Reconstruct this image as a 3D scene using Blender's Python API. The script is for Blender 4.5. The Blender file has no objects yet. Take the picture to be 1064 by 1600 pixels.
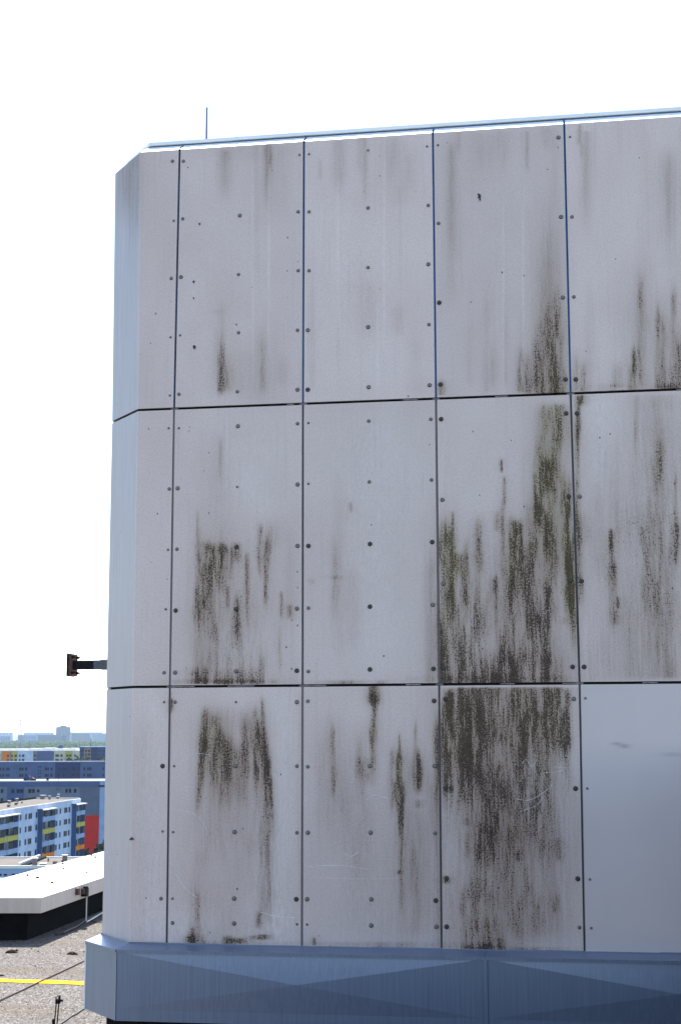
import bpy, bmesh, math, random
import numpy as np
from mathutils import Vector, Matrix
random.seed(7); rng = np.random.default_rng(7)
SC = bpy.context.scene
R = math.radians

# ------------------------------------------------------------------ camera, sky, sun, exposure
EYE = 52.0                                   # metres above the ground
FPX, YAW, PIT, ROLL = 2222.0, -0.1517, 0.1524, -0.0036
CAM = np.array([2.3344, -12.9529, EYE])
Fv = np.array([math.sin(YAW)*math.cos(PIT), math.cos(YAW)*math.cos(PIT), math.sin(PIT)])
R0 = np.array([math.cos(YAW), -math.sin(YAW), 0.0]); U0 = np.cross(R0, Fv)
Rv = R0*math.cos(ROLL)+U0*math.sin(ROLL); Uv = -R0*math.sin(ROLL)+U0*math.cos(ROLL)
cd = bpy.data.cameras.new('camera'); cam = bpy.data.objects.new('camera', cd); SC.collection.objects.link(cam)
m = Matrix.Identity(4)
for i in range(3):
    m[i][0] = Rv[i]; m[i][1] = Uv[i]; m[i][2] = -Fv[i]; m[i][3] = CAM[i]
cam.matrix_world = m
cd.sensor_fit = 'VERTICAL'; cd.sensor_height = 36; cd.lens = FPX*36/1600
cd.clip_start = 0.1; cd.clip_end = 90000
SC.camera = cam

SUN_EL, SUN_AZ = 57.0, -17.5                 # azimuth from +Y towards +X
sv = Vector((math.sin(R(SUN_AZ))*math.cos(R(SUN_EL)), math.cos(R(SUN_AZ))*math.cos(R(SUN_EL)), math.sin(R(SUN_EL))))
W = bpy.data.worlds.new('World'); SC.world = W; W.use_nodes = True
nt = W.node_tree; nt.nodes.clear()
sky = nt.nodes.new('ShaderNodeTexSky'); sky.sky_type = 'NISHITA'; sky.sun_disc = False
sky.sun_elevation = R(SUN_EL); sky.sun_rotation = R(SUN_AZ)
sky.air_density = 1.0; sky.dust_density = 0.45; sky.ozone_density = 1.0; sky.altitude = 80
bg = nt.nodes.new('ShaderNodeBackground'); bg.inputs[1].default_value = 0.15
wo = nt.nodes.new('ShaderNodeOutputWorld')
nt.links.new(sky.outputs[0], bg.inputs[0]); nt.links.new(bg.outputs[0], wo.inputs[0])
sl = bpy.data.lights.new('sun', 'SUN'); sl.energy = 4.6; sl.angle = R(0.53); sl.color = (1, .95, .87)
so = bpy.data.objects.new('sun', sl); so.rotation_euler = sv.to_track_quat('Z', 'Y').to_euler(); SC.collection.objects.link(so)
SC.view_settings.view_transform = 'Standard'; SC.view_settings.look = 'None'
SC.view_settings.exposure = 1.54; SC.view_settings.gamma = 1; SC.view_settings.use_curve_mapping = False
SC.render.engine = 'CYCLES'; SC.cycles.volume_bounces = 1; SC.cycles.max_bounces = 8

# ------------------------------------------------------------------ measuring helpers (photo pixel -> point on a real surface)
def ray(x, y): return Fv+Rv*(x-532)/FPX+Uv*(800-y)/FPX
def onY(x, y, Y=0.0):
    r = ray(x, y); return CAM+r*((Y-CAM[1])/r[1])
def onZ(x, y, z):
    r = ray(x, y); return CAM+r*((z-CAM[2])/r[2])
FH = np.array([math.sin(YAW), math.cos(YAW), 0.0]); LH = R0
def onD(x, y, D):
    r = ray(x, y); return CAM+r*(D/(r@FH))
def bgp(s, D, z): return CAM*np.array([1, 1, 0])+FH*D+LH*s+np.array([0, 0, z])
def proj(P):
    v = np.asarray(P)-CAM; w = v@Fv
    return 532+FPX*(v@Rv)/w, 800-FPX*(v@Uv)/w

# ------------------------------------------------------------------ object helpers
COL = SC.collection
def tag(o, label=None, cat=None, group=None, kind=None):
    if label: o['label'] = label
    if cat: o['category'] = cat
    if group: o['group'] = group
    if kind: o['kind'] = kind
    return o
def thing(name, loc, label, cat, group=None):
    o = bpy.data.objects.new(name, None); o.location = Vector(loc); o.empty_display_size = .3; COL.objects.link(o)
    return tag(o, label, cat, group)
def link(name, me, parent=None, loc=None):
    """mesh data is in world coordinates (or local when loc is given, in world axes)"""
    o = bpy.data.objects.new(name, me); COL.objects.link(o)
    if parent is not None:
        o.parent = parent
        o.matrix_parent_inverse = Matrix.Identity(4)
        base = wloc(parent)
        o.location = (Vector(loc) if loc is not None else Vector((0, 0, 0)))-base
    elif loc is not None: o.location = Vector(loc)
    return o
def wloc(o):
    v = Vector((0, 0, 0))
    while o is not None:
        v += o.location; o = o.parent
    return v
class MB:
    def __init__(s): s.v = []; s.f = []; s.m = []
    def quad(s, a, b, c, d, mi=0):
        n = len(s.v); s.v += [tuple(a), tuple(b), tuple(c), tuple(d)]; s.f.append((n, n+1, n+2, n+3)); s.m.append(mi)
    def poly(s, pts, mi=0):
        n = len(s.v); s.v += [tuple(p) for p in pts]; s.f.append(tuple(range(n, n+len(pts)))); s.m.append(mi)
    def hexa(s, p, mi=0):
        """p: 8 points, bottom ring 0-3, top ring 4-7"""
        n = len(s.v); s.v += [tuple(q) for q in p]
        for f in ((3, 2, 1, 0), (4, 5, 6, 7), (0, 1, 5, 4), (1, 2, 6, 5), (2, 3, 7, 6), (3, 0, 4, 7)):
            s.f.append(tuple(n+i for i in f)); s.m.append(mi)
    def box(s, lo, hi, mi=0):
        x0, y0, z0 = lo; x1, y1, z1 = hi
        s.hexa([(x0, y0, z0), (x1, y0, z0), (x1, y1, z0), (x0, y1, z0), (x0, y0, z1), (x1, y0, z1), (x1, y1, z1), (x0, y1, z1)], mi)
    def prism(s, pts, z0, z1, mi=0, top=None):
        n = len(s.v); k = len(pts)
        s.v += [(p[0], p[1], z0) for p in pts]+[(p[0], p[1], z1) for p in pts]
        s.f.append(tuple(n+i for i in range(k))[::-1]); s.m.append(mi)
        s.f.append(tuple(n+k+i for i in range(k))); s.m.append(mi if top is None else top)
        for i in range(k):
            j = (i+1) % k; s.f.append((n+i, n+j, n+k+j, n+k+i)); s.m.append(mi)
    def tube(s, pts, r, n=6, mi=0, caps=True):
        pts = [Vector(p) for p in pts]; rr = r if isinstance(r, (list, tuple)) else [r]*len(pts); rings = []
        for i, p in enumerate(pts):
            d = (pts[min(i+1, len(pts)-1)]-pts[max(i-1, 0)]).normalized()
            a = d.cross(Vector((0, 0, 1)) if abs(d.z) < .9 else Vector((1, 0, 0))).normalized(); b = d.cross(a)
            base = len(s.v); rings.append(base)
            for k in range(n):
                t = 2*math.pi*k/n; s.v.append(tuple(p+(a*math.cos(t)+b*math.sin(t))*rr[i]))
        for i in range(len(pts)-1):
            for k in range(n):
                s.f.append((rings[i]+k, rings[i]+(k+1) % n, rings[i+1]+(k+1) % n, rings[i+1]+k)); s.m.append(mi)
        if caps:
            s.f.append(tuple(rings[0]+k for k in range(n))); s.m.append(mi)
            s.f.append(tuple(rings[-1]+k for k in range(n))[::-1]); s.m.append(mi)
    def mesh(s, name, mats, smooth=False, fix=True):
        me = bpy.data.meshes.new(name); me.from_pydata(s.v, [], s.f)
        for mt in (mats if isinstance(mats, (list, tuple)) else [mats]): me.materials.append(mt)
        me.polygons.foreach_set('material_index', s.m)
        if fix:
            b = bmesh.new(); b.from_mesh(me); bmesh.ops.recalc_face_normals(b, faces=b.faces); b.to_mesh(me); b.free()
        if smooth: me.polygons.foreach_set('use_smooth', [True]*len(me.polygons))
        me.update(); return me
    def build(s, name, mats, parent=None, smooth=False, fix=True): return link(name, s.mesh(name, mats, smooth, fix), parent)

# ------------------------------------------------------------------ materials
def nodes(name):
    mt = bpy.data.materials.new(name); mt.use_nodes = True; t = mt.node_tree
    return mt, t, t.nodes['Principled BSDF']
def N(t, typ, **kw):
    n = t.nodes.new(typ)
    for k, v in kw.items():
        if k.startswith('i_'): n.inputs[k[2:].replace('_', ' ')].default_value = v
        else: setattr(n, k, v)
    return n
def math_(t, op, a, b=None, clamp=False):
    n = t.nodes.new('ShaderNodeMath'); n.operation = op; n.use_clamp = clamp
    for i, q in enumerate((a, b)):
        if q is None: continue
        if isinstance(q, (int, float)): n.inputs[i].default_value = q
        else: t.links.new(q, n.inputs[i])
    return n.outputs[0]
def rng_(t, v, a, b, c=0.0, d=1.0, smooth=True):
    n = t.nodes.new('ShaderNodeMapRange'); n.interpolation_type = 'SMOOTHSTEP' if smooth else 'LINEAR'
    t.links.new(v, n.inputs[0])
    for i, q in zip((1, 2, 3, 4), (a, b, c, d)):
        if isinstance(q, (int, float)): n.inputs[i].default_value = q
        else: t.links.new(q, n.inputs[i])
    return n.outputs[0]
def mixc(t, fac, a, b, mode='MIX'):
    n = t.nodes.new('ShaderNodeMix'); n.data_type = 'RGBA'; n.blend_type = mode
    for i, q in ((0, fac), (6, a), (7, b)):
        if isinstance(q, (int, float)): n.inputs[i].default_value = q
        elif isinstance(q, tuple): n.inputs[i].default_value = (*q[:3], 1)
        else: t.links.new(q, n.inputs[i])
    return n.outputs[2]
def noise(t, vec, scale, sx=(1, 1, 1), detail=3, rough=.55):
    mp = N(t, 'ShaderNodeMapping'); mp.inputs['Scale'].default_value = sx; t.links.new(vec, mp.inputs[0])
    n = N(t, 'ShaderNodeTexNoise'); n.inputs['Scale'].default_value = scale; n.inputs['Detail'].default_value = detail; n.inputs['Roughness'].default_value = rough
    t.links.new(mp.outputs[0], n.inputs[0]); return n.outputs[0]
def mat(name, col, rough=.7, metal=0.0, var=.12, vscale=3.0, stretch=(1, 1, 1), bump=0.0, bscale=40.0, spec=.5):
    mt, t, p = nodes(name)
    g = N(t, 'ShaderNodeNewGeometry'); ps = g.outputs['Position']
    n1 = noise(t, ps, vscale, stretch, 5)
    c = mixc(t, rng_(t, n1, .3, .7), tuple(x*(1-var) for x in col), tuple(min(1, x*(1+var)) for x in col))
    t.links.new(c, p.inputs['Base Color'])
    p.inputs['Roughness'].default_value = rough; p.inputs['Metallic'].default_value = metal
    p.inputs['Specular IOR Level'].default_value = spec
    if bump:
        nb = noise(t, ps, bscale, stretch, 3); b = N(t, 'ShaderNodeBump'); b.inputs['Strength'].default_value = bump; b.inputs['Distance'].default_value = .01
        t.links.new(nb, b.inputs['Height']); t.links.new(b.outputs[0], p.inputs['Normal'])
    return mt

def cladding_material():
    mt, t, p = nodes('fibre cement cladding')
    g = N(t, 'ShaderNodeNewGeometry'); ps = g.outputs['Position']
    A = lambda n: (lambda q: (setattr(q, 'attribute_name', n), q.outputs['Fac'])[1])(N(t, 'ShaderNodeAttribute'))
    grime, olive, film, clean, wash, sheet, tone = A('grime'), A('olive'), A('film'), A('clean'), A('wash'), A('sheet'), A('tone')
    # the bare board: very slightly warm pale grey, cloudy, with faint vertical run marks
    cloud = noise(t, ps, 1.6, (1, 1, .6), 5)
    runs = noise(t, ps, 26, (1, 1, .035), 4, .6)
    runs2 = noise(t, ps, 70, (1, 1, .03), 3, .6)
    fine = noise(t, ps, 75, (1, 1, .8), 3, .8)
    base = mixc(t, rng_(t, cloud, .3, .7), (.640, .478, .415), (.70, .532, .470))
    base = mixc(t, rng_(t, runs, .52, .78, 0, .30), base, (.42, .33, .28))
    base = mixc(t, rng_(t, runs2, .62, .80, 0, .35), base, (.78, .66, .62))
    base = mixc(t, rng_(t, fine, .40, .68, 0, .42), base, (.37, .29, .26))
    base = mixc(t, math_(t, 'MULTIPLY', wash, rng_(t, noise(t, ps, 40, (1, 1, .3), 4, .75), .36, .66, .15, 1.1)), base, (.80, .68, .62))
    brushed = noise(t, ps, 90, (1, 1, .015), 4, .7)
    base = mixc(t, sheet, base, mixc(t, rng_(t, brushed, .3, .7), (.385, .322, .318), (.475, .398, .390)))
    hs = N(t, 'ShaderNodeHueSaturation'); t.links.new(base, hs.inputs['Color']); t.links.new(math_(t, 'ADD', 1.0, tone), hs.inputs['Value']); base = hs.outputs[0]
    # soft grey-brown film, which also carries an even darkening of the chamfer
    fn = noise(t, ps, 34, (1, 1, .05), 4, .65)
    fgr = noise(t, ps, 95, (1, 1, .8), 2, .7)
    fl = math_(t, 'MULTIPLY', film, rng_(t, fn, .32, .68, .45, 1.2))
    fl = math_(t, 'MULTIPLY', fl, rng_(t, fgr, .30, .68, .35, 1.25))
    base = mixc(t, math_(t, 'MINIMUM', fl, .9), base, (.225, .160, .125))
    # algae specks: density follows the grime map, broken into vertical threads and grains
    th = noise(t, ps, 56, (1, 1, .07), 4, .75)
    th2 = noise(t, ps, 12, (1, 1, .16), 3, .6)
    dens = math_(t, 'MULTIPLY', grime, rng_(t, th, .34, .64, .66, 1.22))
    dens = math_(t, 'MULTIPLY', dens, rng_(t, th2, .32, .65, .50, 1.25))
    g1 = noise(t, ps, 74, (1, 1, .92), 3, .8)
    lo = math_(t, 'SUBTRACT', .715, math_(t, 'MULTIPLY', math_(t, 'POWER', math_(t, 'MINIMUM', math_(t, 'MAXIMUM', dens, 0.0), 1.5), .9), .212))
    spk = rng_(t, g1, lo, math_(t, 'ADD', lo, .055))
    g2 = noise(t, ps, 38, (1, 1, .6), 3, .85)
    lo2 = math_(t, 'SUBTRACT', .82, math_(t, 'MULTIPLY', dens, .20))
    spk2 = rng_(t, g2, lo2, math_(t, 'ADD', lo2, .05))
    spk = math_(t, 'MAXIMUM', spk, spk2)
    brk = rng_(t, noise(t, ps, 120, (1, 1, .8), 2, .7), .36, .5, .62, 1.0)
    spk = math_(t, 'MULTIPLY', spk, brk)
    gate = rng_(t, dens, .01, .10)
    spk = math_(t, 'MULTIPLY', spk, gate)
    soft = math_(t, 'ADD', math_(t, 'MULTIPLY', math_(t, 'MINIMUM', dens, 1.0), .42), math_(t, 'MULTIPLY', math_(t, 'MINIMUM', grime, 1.0), .20))
    olc = mixc(t, olive, (.175, .080, .022), (.175, .108, .004))
    base = mixc(t, soft, base, olc)
    gc = mixc(t, olive, (.027, .009, .002), (.048, .028, .001))
    base = mixc(t, math_(t, 'MULTIPLY', spk, .96), base, gc)
    # sparse lichen dots everywhere but on the new board
    v = N(t, 'ShaderNodeTexVoronoi'); v.inputs['Scale'].default_value = 20; mp = N(t, 'ShaderNodeMapping'); mp.inputs['Scale'].default_value = (1, 1, .8)
    t.links.new(ps, mp.inputs[0]); t.links.new(mp.outputs[0], v.inputs[0])
    sep = N(t, 'ShaderNodeSeparateColor'); t.links.new(v.outputs['Color'], sep.inputs[0])
    pick = rng_(t, sep.outputs[0], .87, .875)
    rad = rng_(t, sep.outputs[1], 0, 1, .05, .16, False)
    dot = math_(t, 'LESS_THAN', v.outputs['Distance'], rad)
    dd = math_(t, 'MULTIPLY', math_(t, 'MULTIPLY', dot, pick), math_(t, 'MULTIPLY', math_(t, 'SUBTRACT', 1.0, clean), rng_(t, noise(t, ps, 2.3, (1, 1, .6), 3), .45, .6)))
    base = mixc(t, math_(t, 'MULTIPLY', dd, .9), base, (.035, .028, .024))
    # the new board is smooth and bluer
    base = mixc(t, clean, base, mixc(t, rng_(t, cloud, .3, .7), (.60, .485, .445), (.625, .505, .465)))
    base = mixc(t, math_(t, 'MULTIPLY', math_(t, 'MULTIPLY', clean, film), .8), base, (.20, .17, .17))
    t.links.new(base, p.inputs['Base Color'])
    p.inputs['Roughness'].default_value = .50; p.inputs['Specular IOR Level'].default_value = .5
    t.links.new(math_(t, 'ADD', .46, math_(t, 'MULTIPLY', math_(t, 'MAXIMUM', spk, math_(t, 'MINIMUM', film, 1.0)), .35)), p.inputs['Roughness'])
    b = N(t, 'ShaderNodeBump'); b.inputs['Strength'].default_value = .35; b.inputs['Distance'].default_value = .003
    t.links.new(math_(t, 'ADD', math_(t, 'MULTIPLY', fine, .5), spk), b.inputs['Height']); t.links.new(b.outputs[0], p.inputs['Normal'])
    return mt

def gravel_material():
    mt, t, p = nodes('gravelled bitumen')
    g = N(t, 'ShaderNodeNewGeometry'); ps = g.outputs['Position']
    v = N(t, 'ShaderNodeTexVoronoi'); v.inputs['Scale'].default_value = 42; t.links.new(ps, v.inputs[0])
    hs = N(t, 'ShaderNodeSeparateColor'); t.links.new(v.outputs['Color'], hs.inputs[0])
    c = mixc(t, hs.outputs[0], (.072, .063, .055), (.138, .122, .107))
    c = mixc(t, rng_(t, hs.outputs[1], .86, .9), c, (.04, .034, .03))
    c = mixc(t, rng_(t, hs.outputs[2], .9, .94), c, (.24, .215, .195))
    big = noise(t, ps, .7, (.4, 1.6, 1), 5)
    c = mixc(t, rng_(t, big, .52, .72, 0, .6), c, (.10, .072, .045))
    wet = noise(t, ps, 2.2, (.3, 1.2, 1), 4)
    c = mixc(t, rng_(t, wet, .5, .75, 0, .4), c, (.065, .055, .045))
    t.links.new(c, p.inputs['Base Color']); p.inputs['Roughness'].default_value = .9; p.inputs['Specular IOR Level'].default_value = .2
    b = N(t, 'ShaderNodeBump'); b.inputs['Strength'].default_value = .6; b.inputs['Distance'].default_value = .012; b.invert = True
    t.links.new(v.outputs['Distance'], b.inputs['Height']); t.links.new(b.outputs[0], p.inputs['Normal'])
    return mt

M = {}
M['clad'] = cladding_material()
M['gravel'] = gravel_material()
M['coping'] = mat('coping sheet', (.80, .74, .70), .38, .0, .06, 2, (1, 1, 1), .15, 3)
M['parapet_top'] = mat('white coated sheet', (.74, .74, .73), .5, 0, .04, 1.2)
M['parapet_side'] = mat('parapet fascia sheet', (.42, .365, .32), .55, 0, .08, 9, (1, 1, .06))
M['bitumen'] = mat('black bitumen felt', (.006, .006, .0065), .95, 0, .3, 5, spec=.08)  # near-black also stands in for shade under overhangs and in recesses
M['backing'] = mat('blue grey backing rail', (.10, .155, .26), .32, .35, .15, 7, (1, 1, .2))
M['backing_old'] = mat('weathered backing rail', (.12, .095, .11), .5, .2, .4, 9, (1, 1, .12))
M['dark_gap'] = mat('dark cavity lining', (.012, .012, .014), .9)
M['tape'] = mat('pink joint tape', (.26, .20, .19), .7, 0, .3, 18, (1, 1, .15))
M['black_steel'] = mat('black painted steel', (.007, .007, .009), .7, .0, .4, 14, spec=.15)
M['wrap'] = mat('dark wrapping tape', (.030, .033, .06), .35, 0, .8, 60)
M['rusty'] = mat('rusty primer steel', (.075, .042, .034), .7, .1, .6, 28)
M['washer'] = mat('dirty sealing washer', (.030, .024, .020), .75)
M['screw'] = mat('zinc screw cap', (.27, .22, .20), .55, .25, .2, 90)
M['screw_dirty'] = mat('stained screw cap', (.075, .055, .040), .65, .2, .5, 90)
M['rod'] = mat('galvanised rod', (.16, .17, .20), .5, .5)
M['yellow'] = mat('yellow strap', (.56, .35, .012), .8, 0, .12, 5, spec=.05)
M['cable_red'] = mat('red brown conductor', (.045, .016, .010), .6, .2)
M['cable_black'] = mat('black cable', (.012, .012, .012), .6)
M['cable_white'] = mat('pale conduit', (.52, .48, .46), .5)
M['debris'] = mat('dark leaf litter', (.045, .022, .014), .95, 0, .5, 30)
def base_material():
    mt, t, p = nodes('brushed blue grey sheet')
    g = N(t, 'ShaderNodeNewGeometry'); ps = g.outputs['Position']
    st = noise(t, ps, 60, (1, 1, .02), 4, .7); cl = noise(t, ps, 1.5, (1, 1, 1), 4)
    c = mixc(t, rng_(t, st, .3, .7), (.165, .185, .245), (.21, .235, .295))
    c = mixc(t, rng_(t, cl, .35, .7, 0, .35), c, (.19, .215, .28))
    dr = noise(t, ps, 45, (1, 1, .012), 3, .5)
    c = mixc(t, rng_(t, dr, .66, .74, 0, .45), c, (.09, .10, .14))
    t.links.new(c, p.inputs['Base Color']); p.inputs['Roughness'].default_value = .36; p.inputs['Metallic'].default_value = .35
    b = N(t, 'ShaderNodeBump'); b.inputs['Strength'].default_value = .06; b.inputs['Distance'].default_value = .002
    t.links.new(st, b.inputs['Height']); t.links.new(b.outputs[0], p.inputs['Normal'])
    return mt
M['base'] = base_material()
for k, c in dict(b_white=(.36, .42, .55), b_grey=(.105, .125, .175), b_slate=(.045, .075, .17), b_blue=(.018, .045, .15), b_dark=(.008, .02, .09), b_orange=(.55, .15, .004),
                 b_yellow=(.36, .32, .06), b_cream=(.42, .38, .27), b_brown=(.17, .13, .12), b_red=(.42, .008, .004), b_roof=(.125, .108, .092), b_cap=(.55, .54, .52),
                 b_side=(.03, .075, .20), b_pale=(.21, .28, .42)).items():
    M[k] = mat('render '+k[2:], c, .9, 0, .10, .35, spec=.08)
M['glass'] = mat('window glass', (.004, .007, .018), .4, 0, .5, .6, spec=.04)
M['frame'] = mat('window frame', (.14, .18, .27), .6)
M['ground'] = mat('grass and streets', (.055, .07, .035), 1, 0, .4, .02)
M['leaf'] = mat('far foliage', (.013, .040, .007), 1, 0, .55, .018, spec=.1)
M['leaf_dark'] = mat('near foliage', (.020, .030, .012), 1, 0, .6, .6, spec=.1)
M['bark'] = mat('bark', (.06, .05, .04), .9)
M['asphalt'] = mat('asphalt', (.05, .05, .052), .9)

# ------------------------------------------------------------------ the setting
def ground():
    b = MB(); n = 48; Rr = 30000
    b.poly([(Rr*math.cos(2*math.pi*i/n), Rr*math.sin(2*math.pi*i/n), 0) for i in range(n)])
    o = b.build('ground', M['ground'], fix=False); tag(o, kind='structure')
    b = MB()
    P = [bgp(-130, 250, .004), bgp(-62, 250, .004), bgp(-52, 400, .004), bgp(-120, 400, .004)]
    b.poly(P); o = b.build('road', M['asphalt'], fix=False); tag(o, kind='structure')
ground()

ZR = EYE-3.6                                  # gravel roof level
ZF = EYE-3.10; ZT = EYE-2.84                  # parapet fascia bottom, top
pa = onZ(-260, 1402.7, ZT)[:2]; pb = onZ(65.5, 1402.7, ZT)[:2]; pc = onZ(160, 1371.7, ZT)[:2]
dr_ = (pc-pb)/np.linalg.norm(pc-pb); pd = pb+dr_*17.0
pe = pd+np.array([14.0, -.5])
PATH = [pa, pb, pd, pe]
def offset(path, n):
    out = []
    for i, p in enumerate(path):
        ns = []
        if i > 0: d = path[i]-path[i-1]; d = d/np.linalg.norm(d); ns.append(np.array([-d[1], d[0]]))
        if i < len(path)-1: d = path[i+1]-path[i]; d = d/np.linalg.norm(d); ns.append(np.array([-d[1], d[0]]))
        if len(ns) == 2:
            mm = ns[0]+ns[1]; mm = mm/np.linalg.norm(mm); out.append(p+mm*n/(mm@ns[0]))
        else: out.append(p+ns[0]*n)
    return out
def P3(p, z): return (p[0], p[1], z)
def sweep(b, path, prof, mi=None, a=0, e=None):
    """prof: list of (outward offset to the left of the path, z); closed profile"""
    e = len(path)-1 if e is None else e
    rings = [offset(path, n) for n, z in prof]
    k = len(prof)
    for i in range(a, e):
        for j in range(k):
            j2 = (j+1) % k
            b.quad(P3(rings[j][i], prof[j][1]), P3(rings[j][i+1], prof[j][1]), P3(rings[j2][i+1], prof[j2][1]), P3(rings[j2][i], prof[j2][1]), 0 if mi is None else mi[j])
    for i in (a, e): b.poly([P3(rings[j][i], prof[j][1]) for j in range(k)], 0)

# roof slab of the tower block
inner = offset(PATH, .35)
b = MB()
poly = [P3(p, ZR) for p in inner]+[(inner[-1][0]+4, -45, ZR), (inner[0][0]-2, -45, ZR)]
b.poly(poly[::-1]); o = b.build('gravel_roof', M['gravel'], fix=False); tag(o, kind='structure')
b = MB(); outer = offset(PATH, 1.2)
b.prism([(p[0], p[1]) for p in outer]+[(outer[-1][0]+3, -46), (outer[0][0], -46)], 0, ZR-.05)
o = b.build('tower_block_walls', M['b_grey']); tag(o, kind='structure')
# unseen bitumen roof under the camera, brought forward to darken the lower wall
b = MB(); b.box((-3.5, -32, ZR+.004), (3.64, -5.4, EYE-1.70)); o = b.build('shading_roof', M['bitumen']); tag(o, kind='structure')

# unseen black block added at the right to darken the lower right wall
b = MB(); b.box((3.65, -7.0, ZR+.004), (9.5, -1.1, EYE-.20)); b.box((3.60, -7.05, EYE-.20), (9.55, -1.05, EYE-.10))
o = b.build('shade_block', M['bitumen']); tag(o, 'added black block out of view that shades the lower clad wall', 'building')

# parapet
par = thing('parapet', P3(pb, ZR), 'wide white metal-capped roof parapet bending round the gravel roof at lower left', 'parapet')
RISE, WID = .226, 1.05
for i in range(3):
    b = MB(); sweep(b, PATH, [(0, ZT), (WID, ZT+RISE), (WID, ZT+RISE-.05), (0.02, ZT-.02)], None, i, i+1)
    b.build('coping_sheet', M['parapet_top'], par)
    b = MB(); sweep(b, PATH, [(.002, ZT-.003), (.03, ZT-.022), (.03, ZF), (.002, ZF)], None, i, i+1)
    b.build('fascia', M['parapet_side'], par)
    b = MB(); sweep(b, PATH, [(.032, ZF+.02), (WID-.02, ZF+.02), (WID-.02, ZF+.03), (.032, ZF+.03)], None, i, i+1)
    b.build('soffit', M['bitumen'], par)
    b = MB(); sweep(b, PATH, [(.35, ZR-.1), (WID-.03, ZR-.1), (WID-.03, ZF+.018), (.35, ZF+.018)], None, i, i+1)
    b.build('upstand', M['bitumen'], par)  # soffit and set-back wall coloured black for the shade under the overhang
# seam of standing folds in the white sheet and stray bits of dirt lying on it
def top_at(u, w):          # u metres from the bend along the receding leg
    p = pb+dr_*u; nrm = np.array([-dr_[1], dr_[0]]); q = p+nrm*w; return np.array([q[0], q[1], ZT+RISE*w/WID])
specks = [(99.5, 1358), (149, 1340.5), (142, 1337), (98, 1350), (42, 1368), (82, 1381), (135, 1364), (60, 1372)]
SL = ['left of three dirt crumbs near the far rim of the white cap', 'dirt crumb on the white cap nearest the clad corner, upper one', 'dirt crumb on the white cap just left of the one by the clad corner', 'dirt crumb near the outer rim above the middle of the white cap', 'leftmost dirt crumb on the white cap, close to its outer rim', 'dirt crumb low on the white cap right of the bend', 'dirt crumb on the white cap straight above the rusty clamp', 'small dirt crumb in the middle of the white cap behind the bend']
for k, (x, y) in enumerate(specks):
    # find the point on the sloped cap
    best = None
    for u in np.linspace(-6, 9, 120):
        for w in np.linspace(.05, 1.0, 30):
            P = top_at(u, w); q = proj(P); d = (q[0]-x)**2+(q[1]-y)**2
            if best is None or d < best[0]: best = (d, P)
    P = best[1]; b = MB(); s_ = random.uniform(.014, .028)
    for j in range(3):
        c = P+np.array([random.uniform(-.012, .012), random.uniform(-.012, .012), .015])
        b.box(c-np.array([s_*random.uniform(.5, 1), s_*.6, .02]), c+np.array([s_*.7, s_*random.uniform(.4, .9), .015]))
    o = b.build('dirt_clump', M['debris'])
    tag(o, SL[k], 'debris', 'dirt clumps on the white parapet cap')

# fixture clamped on the parapet fascia with its conduit
fx = lambda x, y, off=-.01: (lambda r: CAM+r*(((pb+0*dr_-CAM[:2])@np.array([-dr_[1], dr_[0]])+off)/(r[:2]@np.array([-dr_[1], dr_[0]]))))(ray(x, y))
br = thing('conduit_bracket', fx(133, 1394), 'rusty clamp with pale conduit running down from the parapet fascia', 'bracket')
def oriented_box(b, c, du, dn, hz, u, n, mi=0):
    c = np.array(c); uu = np.array([*dr_, 0]); nn = np.array([-dr_[1], dr_[0], 0]); z = np.array([0, 0, 1.])
    b.hexa([c+uu*a*du+nn*e*dn+z*f*hz for f in (-1, 1) for a, e in ((-1, -1), (1, -1), (1, 1), (-1, 1))], mi)
c0 = fx(133.5, 1394, -.05)
b = MB(); oriented_box(b, c0, .07, .05, .075, 0, 0); oriented_box(b, np.array(c0)+[.02, -.03, .09], .03, .04, .02, 0, 0); b.build('clamp_body', M['black_steel'], br)
b = MB(); oriented_box(b, np.array(c0)+[0, 0, .02], .10, .03, .05, 0, 0); b.build('clamp_strap', M['rusty'], br)
p1 = fx(136, 1399, -.06); p2 = np.array(p1); p2[2] = ZR+.10; p3 = onZ(163, 1425, ZR+.05)
b = MB(); b.tube([p1, p2, np.array(p2)+[.02, -.02, -.03], p3], .014, 6); b.build('conduit', M['cable_white'], br)
bx_ = fx(122, 1393, -.03); b = MB(); oriented_box(b, bx_, .045, .03, .06, 0, 0)
o = b.build('junction_box', M['rusty']); tag(o, 'small brown junction box on the parapet fascia left of the clamp', 'junction box')

# conductors and other bits on the gravel
def wire(name, pts, r, mt, label, cat, group=None):
    b = MB(); b.tube(pts, r, 6); o = b.build(name, mt); tag(o, label, cat, group); return o
wa = onZ(-120, 1619.6, ZR+.016); wb = onZ(175, 1481, ZR+.016)
wire('lightning_conductor', [wa+(wb-wa)*k/12+np.array([0, 0, .003*math.sin(k*2.1)]) for k in range(13)], .011, M['cable_red'],
     'thin red-brown lightning conductor stretched diagonally over the gravel roof', 'wire')
pts = [onZ(x, y, ZR+.012) for x, y in ((60, 1618), (95, 1600), (104, 1594), (112, 1588), (120, 1584), (127, 1579), (134, 1574), (142, 1566), (152, 1556))]
wire('loose_cable', pts, .010, M['cable_black'], 'loose black cable curling over gravel towards the metal base', 'cable')
pts = [onZ(x, y, ZR+.04) for x, y in ((88, 1459), (100, 1457), (108, 1453), (118, 1449), (126, 1444), (132, 1439), (140, 1435), (150, 1430), (160, 1425), (175, 1418))]
wire('roof_cable', pts, .020, M['cable_red'], 'brown cable laid along the foot of the white parapet', 'cable')
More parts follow.
